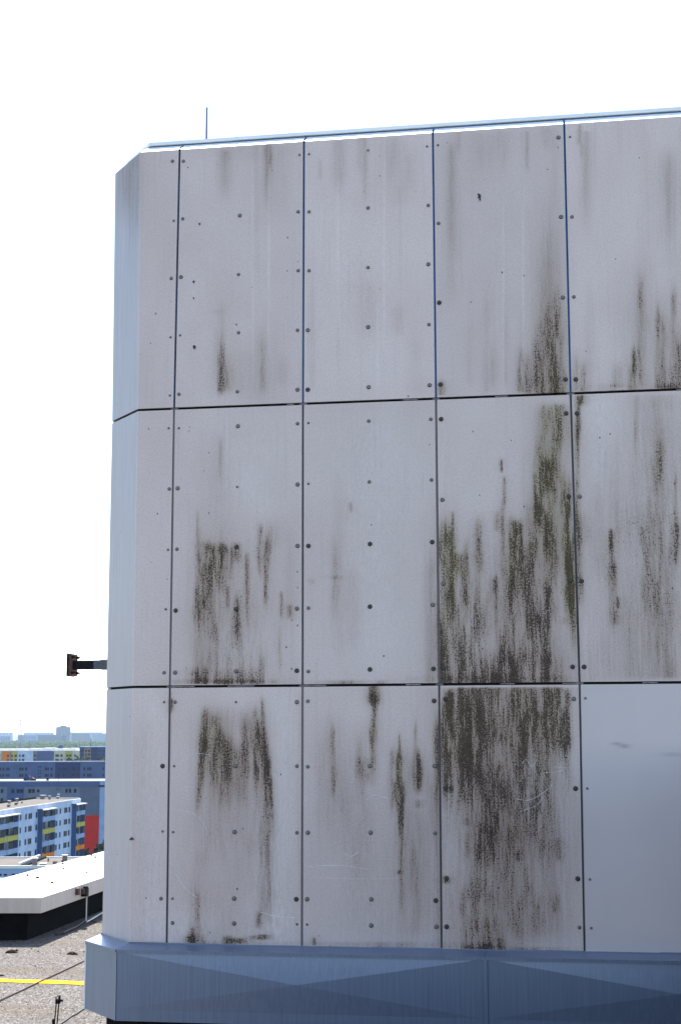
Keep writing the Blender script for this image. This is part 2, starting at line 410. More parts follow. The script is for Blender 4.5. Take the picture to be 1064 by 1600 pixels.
pts = [onZ(x, y, ZR+.02) for x, y in ((140, 1436), (147, 1440), (155, 1441), (165, 1440))]
wire('cable_branch', pts, .009, M['cable_black'], 'short dark side cable branching off beside the parapet cable', 'cable')
b = MB()
for i in range(6):
    y0, y1 = None, None
L0 = onZ(-400, 1516.5, ZR+.008); L1 = onZ(200, 1535.2, ZR+.008); L2 = onZ(200, 1540.7, ZR+.008); L3 = onZ(-400, 1521.5, ZR+.008)
n = 24; up = [L0+(L1-L0)*i/n for i in range(n+1)]; dn = [L3+(L2-L3)*i/n for i in range(n+1)]
for i in range(n):
    b.quad(dn[i]+[0, .015*math.sin(i*2.3), 0], dn[i+1]+[0, .015*math.sin((i+1)*2.3), 0], up[i+1]+[0, .02*math.sin((i+1)*1.7), 0], up[i]+[0, .02*math.sin(i*1.7), 0])
o = b.build('yellow_line', M['yellow'], fix=False); tag(o, kind='structure')
LL = ['largest brown leaf litter heap on gravel, at the left below the parapet shadow', 'small leaf crumb just right of the largest litter heap', 'elongated brown litter heap on gravel near the metal base corner', 'brown crumb touching the metal base edge on the gravel', 'crumb on the gravel at the left frame edge above the yellow line', 'tiny crumb on gravel right below the parapet shadow tip', 'tiny crumb on gravel halfway to the yellow line', 'tiny crumb on gravel closest to the parapet shadow']
for k, (x, y, s_) in enumerate(((18, 1489, .13), (25, 1486, .06), (113, 1491.5, .12), (134, 1488, .06), (2, 1525, .06), (60, 1487, .03), (56, 1510, .03), (50, 1483, .03))):
    P = onZ(x, y, ZR+.0); b = MB()
    b.tube([P+[-s_*.7, 0, .004], P+[-s_*.2, .02*s_, s_*.10], P+[s_*.25, -.05*s_, s_*.14], P+[s_*.8, .1*s_, .004]], [s_*.05, s_*.24, s_*.30, s_*.06], 7)
    nn = len(b.v)
    for v_ in range(nn): b.v[v_] = tuple(np.array(b.v[v_])+np.array([random.gauss(0, .05), random.gauss(0, .05), abs(random.gauss(0, .03))])*s_)
    o = b.build('litter_heap', M['debris']); tag(o, LL[k], 'debris', 'leaf litter clumps on the gravel')
# scattered stones: nobody could count them
b = MB()
for k in range(3800):
    u = rng.uniform(-130, 200); v = rng.uniform(1440, 1640)
    P = onZ(u, v, ZR); a = rng.uniform(.005, .013)
    if P[1] > pb[1]+6: continue
    q = [(P[0]+a*math.cos(t)*rng.uniform(.7, 1.2), P[1]+a*math.sin(t)*rng.uniform(.7, 1.2)) for t in (0, 1.57, 3.14, 4.71)]
    n0 = len(b.v); b.v += [(x, y, ZR) for x, y in q]+[(P[0], P[1], ZR+a*.9)]
    mi = int(rng.random() < .45)
    for i in range(4): b.f.append((n0+i, n0+(i+1) % 4, n0+4)); b.m.append(mi)
o = b.build('loose_gravel', [mat('pale pebble', (.17, .16, .15), .9), mat('dark pebble', (.04, .035, .03), .9)], fix=False); tag(o, 'loose pale and dark pebbles scattered over the roof felt', 'gravel', None, 'stuff')

# twin-rod holder standing on the roof
base = onD(87, 1640, 15.2); base[2] = ZR
D_ = 15.2
hd = thing('rod_holder', base, 'black twin rod stand with screw clamp on top on the gravel roof', 'stand')
t1 = onD(90.5, 1563, D_); t2 = onD(94, 1563, D_); b1 = np.array([t1[0]-.02, t1[1], ZR+.02]); b2 = np.array([t2[0]-.02, t2[1], ZR+.02])
q1 = onD(88.6, 1568, D_); q2 = onD(92.6, 1568, D_)
l1 = onD(85.5, 1612, D_); l2 = onD(90.5, 1612, D_)
l1[2] = l2[2] = ZR+.03+0*l1[2]
b = MB(); b.tube([q1, q1+(onD(85.5, 1600, D_)-q1)*1.6], .0065, 6); b.build('rod', M['black_steel'], hd)
b = MB(); b.tube([q2, q2+(onD(89.8, 1600, D_)-q2)*1.6], .0065, 6); b.build('rod', M['black_steel'], hd)
e1 = q1+(onD(85.5, 1600, D_)-q1)*1.6
b = MB(); b.tube([onD(84.6, 1592, D_), np.array([e1[0], e1[1], ZR])], [.017, .022], 8); b.build('sleeve', M['black_steel'], hd)
cq = onD(91.5, 1564, D_)
b = MB(); b.box(cq-np.array([.024, .02, .026]), cq+np.array([.020, .02, .020])); b.tube([cq+np.array([.01, 0, .004]), cq+np.array([.048, 0, .006])], .013, 8)
b.tube([cq+np.array([-.018, 0, .01]), cq+np.array([-.026, 0, .035]), cq+np.array([-.004, 0, .052])], .006, 6); b.box(cq+np.array([.004, -.01, .02]), cq+np.array([.022, .01, .056])); b.build('clamp', M['black_steel'], hd)
b = MB(); ce = (e1[0]+.01, e1[1]); b.prism([(ce[0]+.13*math.cos(t), ce[1]+.13*math.sin(t)) for t in np.linspace(0, 6.283, 13)[:-1]], ZR, ZR+.07); b.build('foot', M['b_grey'], hd)

# ------------------------------------------------------------------ the machine house
XE = 8.75
HOUSE = thing('machine_house', (0, 0, ZR), 'large clad rooftop machine house with stained grey panels filling the view', 'building')
JX = {}
cols_px = [[(281, 234), (272.5, 638), (266, 1074), (261, 1477)], [(475, 221), (473.5, 631), (473, 1071), (472, 1481)],
           [(676, 208), (681, 623), (686, 1069), (690, 1485)], [(881, 194), (891, 615), (905, 1066), (913, 1488)]]
ZJ = [EYE+5.678, EYE+3.060, EYE+.409, EYE-1.922]
XJ = [[onY(*p)[0] for p in c] for c in cols_px]
XJ += [[3.75+.01*k for k in (1, 0, -1, -1)], [5.0]*4, [6.25]*4, [7.5]*4, [XE]*4]
CORN = [onY(*p)[0] for p in ((220, 237.5), (216, 641), (208, 1077), (203, 1478))]
ANG = math.atan2(.49, .415)
CH_L = .642
# plan of the wall face, from the back of the left side round to the right end
def plan(cx): return [np.array([cx-.415, 7.0]), np.array([cx-.415, .49]), np.array([cx, 0.0]), np.array([XE, 0.0])]

# ---- dirt map, in photo pixels on the wall: (x, y0, y1, half width, strength, fade in, fade out, olive)
G = []
def S(x, y0, y1, w, s, f0=30, f1=40, ol=0.0, dx=0.0): G.append((x, y0, y1, w, s, f0, f1, ol, dx))
# top row
S(417, 222, 300, 4, .50, 3, 60); S(423, 225, 260, 3, .35, 3, 30); S(352, 235, 300, 8, .28, 8, 50); S(388, 228, 250, 45, .16, 3, 25); S(400, 228, 420, 5, .14, 10, 90); S(440, 228, 330, 12, .12, 5, 60)
S(345, 535, 616, 6, .62, 60, 14); S(352, 560, 612, 9, .40, 50, 14); S(410, 525, 612, 6, .42, 60, 20); S(372, 560, 612, 20, .22, 50, 14); S(347, 480, 560, 4, .25, 30, 20); S(441, 560, 600, 10, .18, 30, 20)
S(570, 214, 300, 4, .42, 3, 60); S(563, 216, 260, 8, .22, 3, 40); S(530, 218, 290, 8, .25, 4, 50); S(612, 214, 270, 12, .20, 3, 40); S(640, 240, 290, 10, .14, 20, 30); S(625, 290, 320, 10, .16, 10, 10); S(575, 440, 520, 14, .14, 30, 30); S(622, 480, 520, 8, .22, 20, 20); S(648, 520, 615, 12, .12, 60, 10); S(487, 440, 610, 5, .16, 60, 20); S(500, 250, 280, 3, .25, 10, 10)
S(705, 225, 420, 7, .24, 30, 150); S(752, 208, 260, 20, .16, 3, 40); S(823, 205, 262, 2.5, .55, 3, 25); S(785, 205, 260, 10, .2, 3, 40); S(855, 200, 230, 8, .22, 3, 20); S(716, 205, 235, 4, .25, 3, 20)
S(852, 450, 616, 15, .62, 110, 3, .15); S(866, 470, 616, 12, .60, 90, 3, .3); S(838, 540, 614, 7, .55, 60, 3); S(822, 560, 614, 5, .60, 40, 3); S(811, 545, 612, 5, .60, 30, 6); S(856, 585, 617, 30, .50, 20, 2, .9); S(875, 500, 614, 6, .45, 60, 3, .2); S(760, 460, 614, 8, .22, 90, 10); S(735, 470, 600, 8, .16, 70, 20); S(770, 540, 605, 5, .28, 40, 20); S(858, 330, 470, 14, .22, 90, 60); S(866, 210, 330, 6, .12, 20, 60); S(790, 480, 600, 4, .2, 60, 20); S(689, 595, 618, 7, .7, 12, 2, .6)
S(915, 205, 330, 7, .22, 5, 90); S(905, 195, 225, 2.5, .75, 5, 6); S(908, 225, 245, 2, .5, 5, 10); S(1044, 240, 350, 10, .22, 40, 70); S(1010, 210, 420, 12, .14, 60, 120); S(1003, 430, 608, 8, .32, 90, 10); S(989, 545, 610, 3.5, 1.0, 22, 2, .7); S(984, 570, 610, 3, .7, 20, 2, .4); S(1027, 480, 608, 4, .72, 35, 4); S(1035, 500, 608, 8, .60, 40, 4); S(1052, 450, 608, 4, .70, 60, 4); S(1060, 520, 608, 10, .60, 50, 4); S(999, 440, 600, 4, .38, 60, 10); S(964, 570, 605, 9, .42, 25, 4); S(898, 560, 612, 5, .55, 40, 4); S(911, 570, 612, 6, .45, 30, 4); S(955, 600, 612, 40, .30, 8, 2); S(920, 450, 612, 10, .18, 80, 10); S(1100, 430, 608, 30, .4, 90, 5); S(1048, 600, 610, 16, .5, 6, 2)
S(1180, 450, 606, 12, .5, 90, 5)
# the bent corner sheet
for x in (187, 193, 199, 204, 209, 213, 217): S(x, 232, 300+rng.uniform(0, 120), rng.uniform(1.2, 2.4), rng.uniform(.18, .38), 10, 90, 0, -.008)
# middle row
S(345, 685, 745, 3, .42, 15, 25); S(340, 720, 850, 20, .15, 60, 50)
S(313, 845, 960, 5, .66, 40, 70, .15, -.05); S(322, 848, 960, 6, .86, 14, 60, .2, -.06); S(334, 850, 950, 6, .84, 12, 60, .35, -.05); S(346, 848, 915, 6, .80, 10, 40, .2, -.03); S(353, 855, 900, 4, .7, 10, 40); S(309, 800, 870, 2, .45, 20, 30)
S(361, 855, 900, 4, .55, 10, 40); S(371, 848, 875, 5, .75, 6, 20); S(386, 865, 960, 3, .62, 14, 50); S(371, 930, 1000, 4, .62, 30, 40); S(357, 915, 950, 3, .6, 8, 25); S(415, 848, 940, 2.6, 1.15, 22, 45, .1); S(417, 845, 900, 5, .50, 20, 40); S(407, 820, 870, 4, .62, 18, 20); S(406, 868, 900, 3, .55, 10, 20); S(421, 820, 860, 8, .28, 25, 20); S(432, 815, 850, 8, .22, 20, 20); S(439, 925, 965, 3, .6, 10, 20); S(437, 975, 1050, 4, .35, 20, 40)
S(312, 930, 1066, 8, .46, 50, 4); S(330, 950, 1066, 20, .52, 40, 4); S(375, 960, 1066, 20, .48, 50, 4); S(308, 1045, 1068, 14, .62, 14, 2); S(365, 1050, 1068, 45, .36, 15, 2); S(408, 1020, 1068, 8, .42, 30, 2); S(352, 1062, 1070, 62, .85, 4, 1, .2); S(400, 925, 1068, 40, .16, 60, 4); S(453, 945, 967, 5, .62, 8, 8); S(453, 830, 960, 12, .12, 60, 30)
S(530, 765, 1020, 8, .20, 90, 60); S(522, 850, 960, 6, .28, 50, 40); S(548, 785, 800, 3, .4, 5, 5); S(552, 890, 1010, 10, .20, 50, 40); S(524, 900, 905, 14, .3, 5, 5); S(535, 1063, 1069, 30, .62, 3, 1); S(596, 1063, 1069, 10, .5, 3, 1)
S(855, 632, 770, 15, .66, 18, 60, .9); S(874, 632, 705, 12, .60, 10, 40, .6); S(845, 700, 870, 12, .60, 60, 60, .8); S(866, 720, 880, 14, .62, 40, 60, .6, .02); S(857, 745, 770, 10, .4, 10, 10, .3); S(884, 755, 960, 7, 1.0, 60, 60, .85, .02); S(892, 840, 1000, 6, .85, 40, 70, .8, .02); S(836, 740, 800, 3, .85, 10, 30, .2); S(856, 720, 735, 5, .7, 5, 5); S(826, 790, 1040, 5, .5, 60, 60, .1); S(853, 800, 860, 4, .8, 20, 30); S(840, 790, 820, 14, .35, 10, 10, .5)
S(706, 828, 950, 6, .95, 22, 60, 1.0); S(696, 812, 990, 7, .72, 40, 90, .85); S(712, 865, 900, 14, .60, 10, 20, .8); S(728, 845, 960, 5, .48, 30, 60, .4); S(748, 810, 890, 8, .52, 30, 50, .55); S(745, 830, 1000, 6, .30, 40, 60, .2); S(707, 800, 830, 1.6, .8, 6, 6); S(688, 825, 1060, 5, .55, 50, 20, .4)
S(783, 718, 738, 2, .95, 6, 6); S(788, 745, 790, 2.4, .80, 8, 15); S(785, 785, 900, 4, .60, 20, 60); S(776, 800, 830, 4, .55, 10, 10); S(805, 815, 880, 3.5, 1.15, 12, 30, .5); S(813, 818, 905, 3, 1.05, 12, 35, .4); S(797, 810, 930, 6, .70, 30, 60, .7); S(817, 860, 940, 4, .70, 20, 40, .2); S(801, 880, 1068, 4.5, 1.0, 30, 10, .1); S(790, 990, 1068, 8, .70, 60, 4); S(775, 900, 990, 2, .75, 4, 50); S(774, 905, 925, 3, .7, 5, 8); S(830, 850, 1000, 9, .50, 40, 60, .1); S(858, 920, 990, 3, 1.05, 10, 25); S(854, 850, 1066, 8, .46, 40, 10); S(842, 960, 985, 3, .6, 6, 10); S(856, 1020, 1066, 4, .6, 20, 10); S(881, 965, 976, 2, .8, 3, 3)
S(780, 900, 1068, 55, .30, 80, 4, .1); S(730, 940, 1068, 35, .34, 60, 4, .1); S(845, 800, 1068, 30, .22, 60, 4, .2); S(720, 880, 1066, 26, .34, 60, 6, .2); S(845, 880, 1066, 34, .30, 60, 6); S(370, 820, 960, 50, .16, 40, 60); S(700, 1000, 1068, 14, .55, 40, 3, .1); S(745, 1030, 1068, 50, .42, 25, 3); S(800, 1018, 1068, 40, .60, 22, 3); S(770, 1056, 1070, 85, .78, 8, 1, .1); S(865, 1030, 1068, 14, .30, 20, 3)
S(672, 860, 1060, 6, .16, 60, 20)
S(902, 619, 690, 4, 1.1, 4, 40, .5); S(908, 617, 632, 8, .95, 3, 8, .3); S(901, 660, 830, 4, .62, 30, 60, .6); S(903, 790, 930, 5, .62, 40, 50, .2); S(914, 800, 850, 7, .44, 20, 30); S(907, 900, 940, 5, .45, 20, 30); S(953, 828, 862, 2.6, 1.15, 6, 20); S(955, 840, 940, 3.5, .70, 20, 40); S(957, 880, 975, 6, .50, 20, 50); S(965, 933, 950, 2.4, .95, 4, 8); S(960, 955, 975, 8, .42, 8, 8); S(993, 617, 700, 3, .42, 3, 60, .6); S(1027, 640, 1000, 12, .30, 60, 90, .5); S(1030, 690, 760, 4, .38, 20, 40); S(1055, 740, 870, 4, .42, 30, 40, .4); S(1058, 820, 880, 5, .55, 20, 20); S(1025, 800, 1060, 30, .27, 60, 10); S(980, 800, 1060, 30, .27, 60, 10); S(935, 760, 900, 12, .20, 40, 50); S(1008, 780, 960, 8, .3, 50, 60); S(960, 700, 850, 8, .16, 50, 60); S(1030, 617, 640, 50, .14, 3, 15); S(1045, 860, 1060, 14, .34, 60, 10); S(1120, 700, 1060, 30, .3, 90, 10); S(1190, 620, 900, 10, .5, 60, 60)
# bottom row
S(268, 1092, 1112, 3, 1.0, 4, 8); S(267, 1080, 1180, 2, .4, 4, 60)
S(322, 1108, 1210, 6, .95, 22, 90, .35, -.04); S(333, 1120, 1240, 9, .80, 20, 80, .35); S(345, 1140, 1245, 8, .74, 30, 70, .1); S(315, 1150, 1260, 5, .66, 30, 60, .1, -.05); S(356, 1150, 1240, 8, .60, 30, 60); S(340, 1105, 1180, 14, .22, 15, 40, .2); S(370, 1165, 1250, 14, .58, 30, 50); S(384, 1125, 1215, 8, .55, 30, 50); S(397, 1105, 1200, 5, .64, 25, 60, .1); S(410, 1092, 1160, 4, .60, 18, 40, .3); S(404, 1130, 1230, 6, 1.0, 22, 50, .15); S(412, 1140, 1290, 6, 1.05, 30, 60, .1, .05); S(420, 1185, 1290, 4, .95, 20, 50, 0, .04); S(378, 1110, 1140, 20, .16, 10, 20)
S(420, 1270, 1430, 4, .55, 30, 60); S(410, 1280, 1440, 10, .28, 40, 50); S(390, 1230, 1330, 20, .24, 40, 50); S(330, 1240, 1330, 30, .22, 50, 60); S(310, 1330, 1400, 9, .30, 30, 30); S(310, 1395, 1475, 3, .75, 15, 4); S(305, 1395, 1470, 10, .22, 30, 4); S(404, 1425, 1450, 5, .62, 8, 10)
S(303, 1462, 1478, 12, 1.15, 8, 2, .25); S(303, 1450, 1470, 5, .7, 10, 2); S(370, 1466, 1474, 14, 1.1, 4, 2, .2); S(356, 1462, 1470, 8, .5, 3, 3); S(412, 1460, 1468, 10, 1.1, 3, 2, .2); S(395, 1462, 1468, 8, .6, 3, 3); S(360, 1470, 1480, 75, .42, 5, 1)
S(583, 1070, 1100, 8, 1.35, 2, 12, .3); S(586, 1085, 1165, 4.5, .95, 6, 50, .25, -.04); S(582, 1140, 1200, 5, .62, 20, 30, .2); S(577, 1185, 1225, 8, .56, 12, 20); S(562, 1150, 1250, 6, .38, 30, 50); S(560, 1180, 1215, 6, .3, 15, 20); S(521, 1135, 1240, 3, .56, 20, 50); S(519, 1120, 1240, 14, .22, 30, 50); S(505, 1150, 1290, 12, .22, 40, 60); S(535, 1180, 1280, 10, .18, 30, 50); S(560, 1220, 1380, 14, .14, 50, 50)
S(624, 1148, 1200, 1.8, .95, 20, 20, .5); S(624, 1175, 1262, 4.2, 1.35, 22, 30, .6); S(629, 1225, 1300, 2, 1.1, 20, 30, .1); S(625, 1255, 1300, 4, .85, 15, 30, .1); S(627, 1300, 1420, 3, .50, 10, 40); S(612, 1170, 1270, 2.4, .56, 15, 30); S(614, 1220, 1260, 6, .38, 20, 20); S(623, 1360, 1366, 2.5, .9, 2, 2); S(649, 1130, 1200, 2.4, .70, 25, 20); S(652, 1175, 1235, 6, .92, 20, 18, .15); S(655, 1190, 1240, 8, .5, 20, 15); S(640, 1290, 1400, 14, .14, 40, 40)
S(491, 1465, 1476, 3, .8, 6, 2); S(585, 1472, 1481, 100, .42, 4, 1); S(240, 1472, 1480, 30, .4, 4, 1); S(360, 1300, 1470, 60, .20, 60, 20); S(570, 1250, 1460, 50, .16, 60, 20); S(650, 1260, 1460, 18, .26, 50, 20); S(1010, 616, 800, 40, .16, 20, 80); S(690, 860, 1066, 3, .6, 60, 10, .3); S(470, 1080, 1470, 3, .2, 60, 60); S(683, 1120, 1290, 4, .60, 40, 60, .2); S(684, 1150, 1200, 5, .4, 20, 20)
S(704, 1080, 1210, 9, 1.0, 10, 70, .35); S(697, 1095, 1190, 7, .95, 10, 60, .5); S(722, 1074, 1215, 7, 1.0, 3, 60, .35); S(733, 1074, 1200, 8, .66, 3, 60, .2); S(729, 1130, 1240, 7, 1.0, 30, 50, .1); S(746, 1100, 1230, 6, .80, 30, 60, .1); S(755, 1074, 1160, 10, .62, 3, 50, .2); S(762, 1073, 1100, 4, .85, 2, 20); S(768, 1110, 1250, 8, .70, 30, 50); S(783, 1074, 1170, 6, .60, 3, 50, .3); S(800, 1080, 1170, 8, .42, 20, 60, .1); S(815, 1074, 1180, 7, .80, 3, 60, .4); S(826, 1074, 1165, 9, .84, 3, 50, .3); S(840, 1110, 1190, 8, .66, 20, 50, .2); S(856, 1074, 1165, 9, .84, 3, 50, .4); S(870, 1074, 1170, 8, .84, 3, 50, .35); S(880, 1110, 1190, 6, .74, 20, 40, .2); S(887, 1080, 1170, 4, .66, 10, 60, .2); S(890, 1150, 1172, 3, .62, 6, 10)
S(730, 1074, 1270, 36, .48, 3, 100, .1); S(790, 1074, 1270, 60, .40, 3, 100, .1); S(845, 1074, 1250, 42, .46, 3, 90, .2); S(780, 1200, 1460, 80, .48, 60, 120); S(845, 1240, 1330, 8, .42, 30, 40); S(820, 1170, 1240, 10, .42, 20, 40); S(697, 1200, 1240, 6, .62, 20, 20); S(705, 1228, 1238, 4, 1.1, 3, 4, .1); S(782, 1190, 1205, 4, .95, 6, 6); S(750, 1280, 1350, 6, .80, 20, 30); S(765, 1290, 1350, 7, .74, 20, 30); S(773, 1270, 1310, 4, .62, 10, 20); S(796, 1290, 1330, 5, .5, 15, 20); S(808, 1330, 1345, 4, .85, 5, 5); S(730, 1300, 1340, 4, .42, 10, 15); S(745, 1380, 1480, 24, .34, 40, 10); S(768, 1440, 1480, 26, .40, 20, 2); S(871, 1310, 1345, 5, .62, 10, 10); S(697, 1370, 1380, 6, .9, 4, 5); S(868, 1400, 1425, 5, .52, 10, 10)
S(752, 1476, 1484, 22, 1.15, 4, 1, .1); S(778, 1466, 1484, 8, 1.0, 6, 1); S(790, 1480, 1486, 80, .72, 3, 1); S(720, 1400, 1480, 22, .3, 50, 6)
S(825, 1240, 1466, 55, .36, 60, 30)
# soft film: same tuple, other list
FL = []
def Fm(x, y0, y1, w, s, f0=40, f1=60): FL.append((x, y0, y1, w, s, f0, f1, 0, 0))
Fm(352, 232, 300, 10, .30, 5, 50); Fm(418, 225, 320, 8, .28, 4, 70); Fm(705, 225, 430, 9, .30, 40, 160); Fm(860, 380, 616, 22, .34, 120, 4); Fm(1044, 240, 400, 14, .28, 60, 120); Fm(1000, 430, 610, 50, .22, 120, 4); Fm(915, 205, 340, 9, .26, 4, 90)
Fm(620, 220, 300, 40, .12, 20, 60); Fm(200, 235, 330, 24, .40, 5, 80); Fm(530, 220, 290, 12, .22, 5, 50); Fm(410, 530, 630, 40, .16, 60, 20)
Fm(335, 850, 1066, 40, .22, 60, 10); Fm(455, 880, 1065, 10, .16, 90, 20); Fm(672, 870, 1060, 8, .30, 80, 20); Fm(780, 830, 1066, 80, .36, 100, 4); Fm(865, 640, 900, 30, .34, 30, 60); Fm(935, 680, 1060, 50, .22, 140, 60); Fm(1030, 640, 1062, 45, .36, 90, 10); Fm(915, 1000, 1064, 100, .16, 60, 2)
Fm(360, 1110, 1300, 55, .34, 40, 60); Fm(420, 1280, 1440, 10, .26, 40, 40); Fm(540, 1140, 1340, 50, .22, 60, 100); Fm(645, 1180, 1440, 26, .26, 60, 90); Fm(780, 1074, 1320, 92, .52, 4, 110); Fm(790, 1280, 1482, 85, .48, 60, 6); Fm(868, 1250, 1450, 16, .30, 60, 40); Fm(360, 1300, 1478, 90, .14, 100, 4); Fm(590, 1350, 1480, 90, .16, 90, 4); Fm(225, 1120, 1478, 24, .16, 100, 4); Fm(683, 1120, 1480, 7, .34, 60, 10)
Fm(655, 1250, 1262, 6, .95, 4, 4); Fm(487, 905, 912, 5, .45, 4, 4); Fm(730, 1279, 1290, 6, .95, 4, 4); Fm(340, 484, 490, 9, .22, 4, 4)
Fm(963, 1160, 1164, 9, .60, 3, 3); Fm(975, 1163, 1169, 8, .62, 3, 3); Fm(1050, 1176, 1182, 20, .34, 3, 3); Fm(185, 1466, 1474, 14, .5, 3, 2)
WS = []
def Wm(x, y0, y1, w, s, f0=60, f1=60): WS.append((x, y0, y1, w, s, f0, f1, 0, 0))
Wm(425, 1250, 1450, 26, .55); Wm(370, 980, 1060, 50, .55, 60, 20); Wm(740, 950, 1050, 26, .65, 50, 20); Wm(830, 1190, 1300, 14, .5); Wm(705, 1240, 1330, 10, .5); Wm(440, 1090, 1250, 20, .3); Wm(880, 1074, 1440, 7, .45, 20, 60); Wm(580, 640, 1050, 70, .25, 90, 90)
Wm(300, 1420, 1476, 60, .5, 40, 6); Wm(430, 1420, 1476, 30, .5, 40, 6); Wm(560, 1350, 1470, 60, .3); Wm(845, 940, 1040, 14, .5); Wm(940, 620, 800, 30, .3, 30, 90); Wm(1000, 780, 900, 16, .3); Wm(235, 1080, 1470, 22, .3); Wm(715, 1074, 1100, 4, .5, 5, 20); Wm(400, 640, 800, 60, .2)
for x, y0, y1, s_ in ((420, 240, 560, .5), (395, 240, 600, .4), (600, 230, 520, .5), (590, 460, 610, .4), (786, 330, 600, .5), (817, 300, 560, .5), (528, 240, 480, .35), (355, 640, 800, .3), (1000, 640, 800, .4)): Wm(x, y0, y1, 1.4, s_, 90, 90)
def field(px, py, lst, halo=False):
    v = np.zeros_like(px); o = np.zeros_like(px)
    for x, y0, y1, w, s, f0, f1, ol, dx in lst:
        up = np.clip((py-(y0-f0*.5))/max(f0, .5), 0, 1); up = up*up*(3-2*up)
        dn = np.clip(((y1+f1*.5)-py)/max(f1, .5), 0, 1); dn = dn*dn*(3-2*dn)
        k = s*up*dn*np.exp(-np.abs((px-x-dx*(py-y0))/w)**1.7)
        if halo:
            u2 = np.clip((py-(y0-f0*1.2))/max(f0*1.8, 8), 0, 1); d2 = np.clip(((y1+f1*1.1)-py)/max(f1*1.8, 2 if f1 < 5 else 10), 0, 1)
            k = k*1.08+.23*s*u2*d2*np.exp(-((px-x-dx*(py-y0))/(w*1.5+6))**2)
        o += k*ol; v = v+k*(1-.42*np.clip(v, 0, 1))
    return v, o/np.maximum(v, 1e-3)

def panel(row, ci, name='cladding_panel', corner=False):
    """one board: front grid carrying the dirt map, turned-in edges; returns the object"""
    gap, th = .0105, .028
    zt, zb = ZJ[row]-(.012 if row else 0.0), ZJ[row+1]+.012
    if row == 2: zb = ZJ[3]+.02
    if corner:
        def xl(k): return None
        L = [CORN[row], CORN[row+1]]; Rr_ = [XJ[0][row]-gap, XJ[0][row+1]-gap]
        wf = Rr_[0]-L[0]; nu1 = 44; nu2 = 30
        us = [(-CH_L*(1-i/nu1)) for i in range(nu1)]+[wf*i/nu2 for i in range(nu2+1)]
        def pos(u, tz, off=0.0):
            cx = L[0]+(L[1]-L[0])*tz; xr = Rr_[0]+(Rr_[1]-Rr_[0])*tz
            if u < -1e-9: return np.array([cx+u*math.cos(ANG)*1.0+off*math.sin(ANG), -u*math.sin(ANG)+off*math.cos(ANG)])
            if u < 1e-9: return np.array([cx+off*.45, off])
            return np.array([cx+(xr-cx)*u/wf, off])
    else:
        a, c = XJ[ci-1], XJ[ci]
        L = [a[row]+gap, a[row+1]+gap]; Rr_ = [c[row]-gap, c[row+1]-gap]; nu = 112 if ci < 5 else 30
        us = [i/nu for i in range(nu+1)]
        def pos(u, tz, off=0.0):
            x0 = L[0]+(L[1]-L[0])*tz; x1 = Rr_[0]+(Rr_[1]-Rr_[0])*tz
            return np.array([x0+(x1-x0)*u, off])
    nz = 190 if ci < 5 else 50
    # boards do not sit perfectly flat
    bow = random.uniform(-.002, .003); tilt = random.uniform(-.0015, .0015)
    V = []
    for j in range(nz+1):
        tz = j/nz; z = zt+(zb-zt)*tz
        for i, u in enumerate(us):
            uu = i/(len(us)-1)
            p = pos(u, tz); d = 0 if corner else bow*math.sin(math.pi*uu)*math.sin(math.pi*tz)+tilt*(uu-.5)
            V.append((p[0], p[1]-d, z))
    nu_ = len(us); Fc = []
    for j in range(nz):
        for i in range(nu_-1):
            q = j*nu_+i; Fc.append((q, q+nu_, q+nu_+1, q+1))
    ng = len(Fc)
    # turned edges
    loop = [i for i in range(nu_)]+[j*nu_+nu_-1 for j in range(1, nz+1)]+[nz*nu_+i for i in range(nu_-2, -1, -1)]+[j*nu_ for j in range(nz-1, 0, -1)]
    n0 = len(V)
    for q in loop:
        i = q % nu_; j = q//nu_; p = pos(us[i], j/nz, th); V.append((p[0], p[1], V[q][2]))
    for k in range(len(loop)):
        k2 = (k+1) % len(loop); Fc.append((loop[k2], loop[k], n0+k, n0+k2))
    me = bpy.data.meshes.new(name); me.from_pydata(V, [], Fc); me.materials.append(M['clad'])
    arr = np.array(V); px, py = proj(arr)
    if corner:
        rr = CAM; 
    g, ol = field(px, py, G, True); fl, _ = field(px, py, FL)
    if corner: fl = fl+np.where(arr[:, 1] > 1e-4, .10, 0.0)  # even darkening of the chamfer to offset its brighter sky light
    clean = np.full(len(V), 1.0 if (row == 2 and ci == 4) else 0.0)
    if row == 2 and ci == 4: g *= 0
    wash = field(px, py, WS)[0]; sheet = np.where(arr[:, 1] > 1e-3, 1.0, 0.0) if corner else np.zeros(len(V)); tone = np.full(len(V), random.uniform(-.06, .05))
    # a little dirt gathers along cut edges
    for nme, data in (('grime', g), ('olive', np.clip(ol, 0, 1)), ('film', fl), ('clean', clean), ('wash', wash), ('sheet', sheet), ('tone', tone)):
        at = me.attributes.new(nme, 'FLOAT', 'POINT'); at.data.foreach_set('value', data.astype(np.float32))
    me.update()
    return link(name, me, HOUSE)
PN = {}
for row in range(3):
    for ci in range(0, 9):
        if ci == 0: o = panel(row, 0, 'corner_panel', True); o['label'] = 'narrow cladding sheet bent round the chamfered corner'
        else: o = panel(row, ci)
        if row == 2 and ci == 4: o['label'] = 'clean newer blue-grey cladding panel without stains'
        PN[(row, ci)] = o

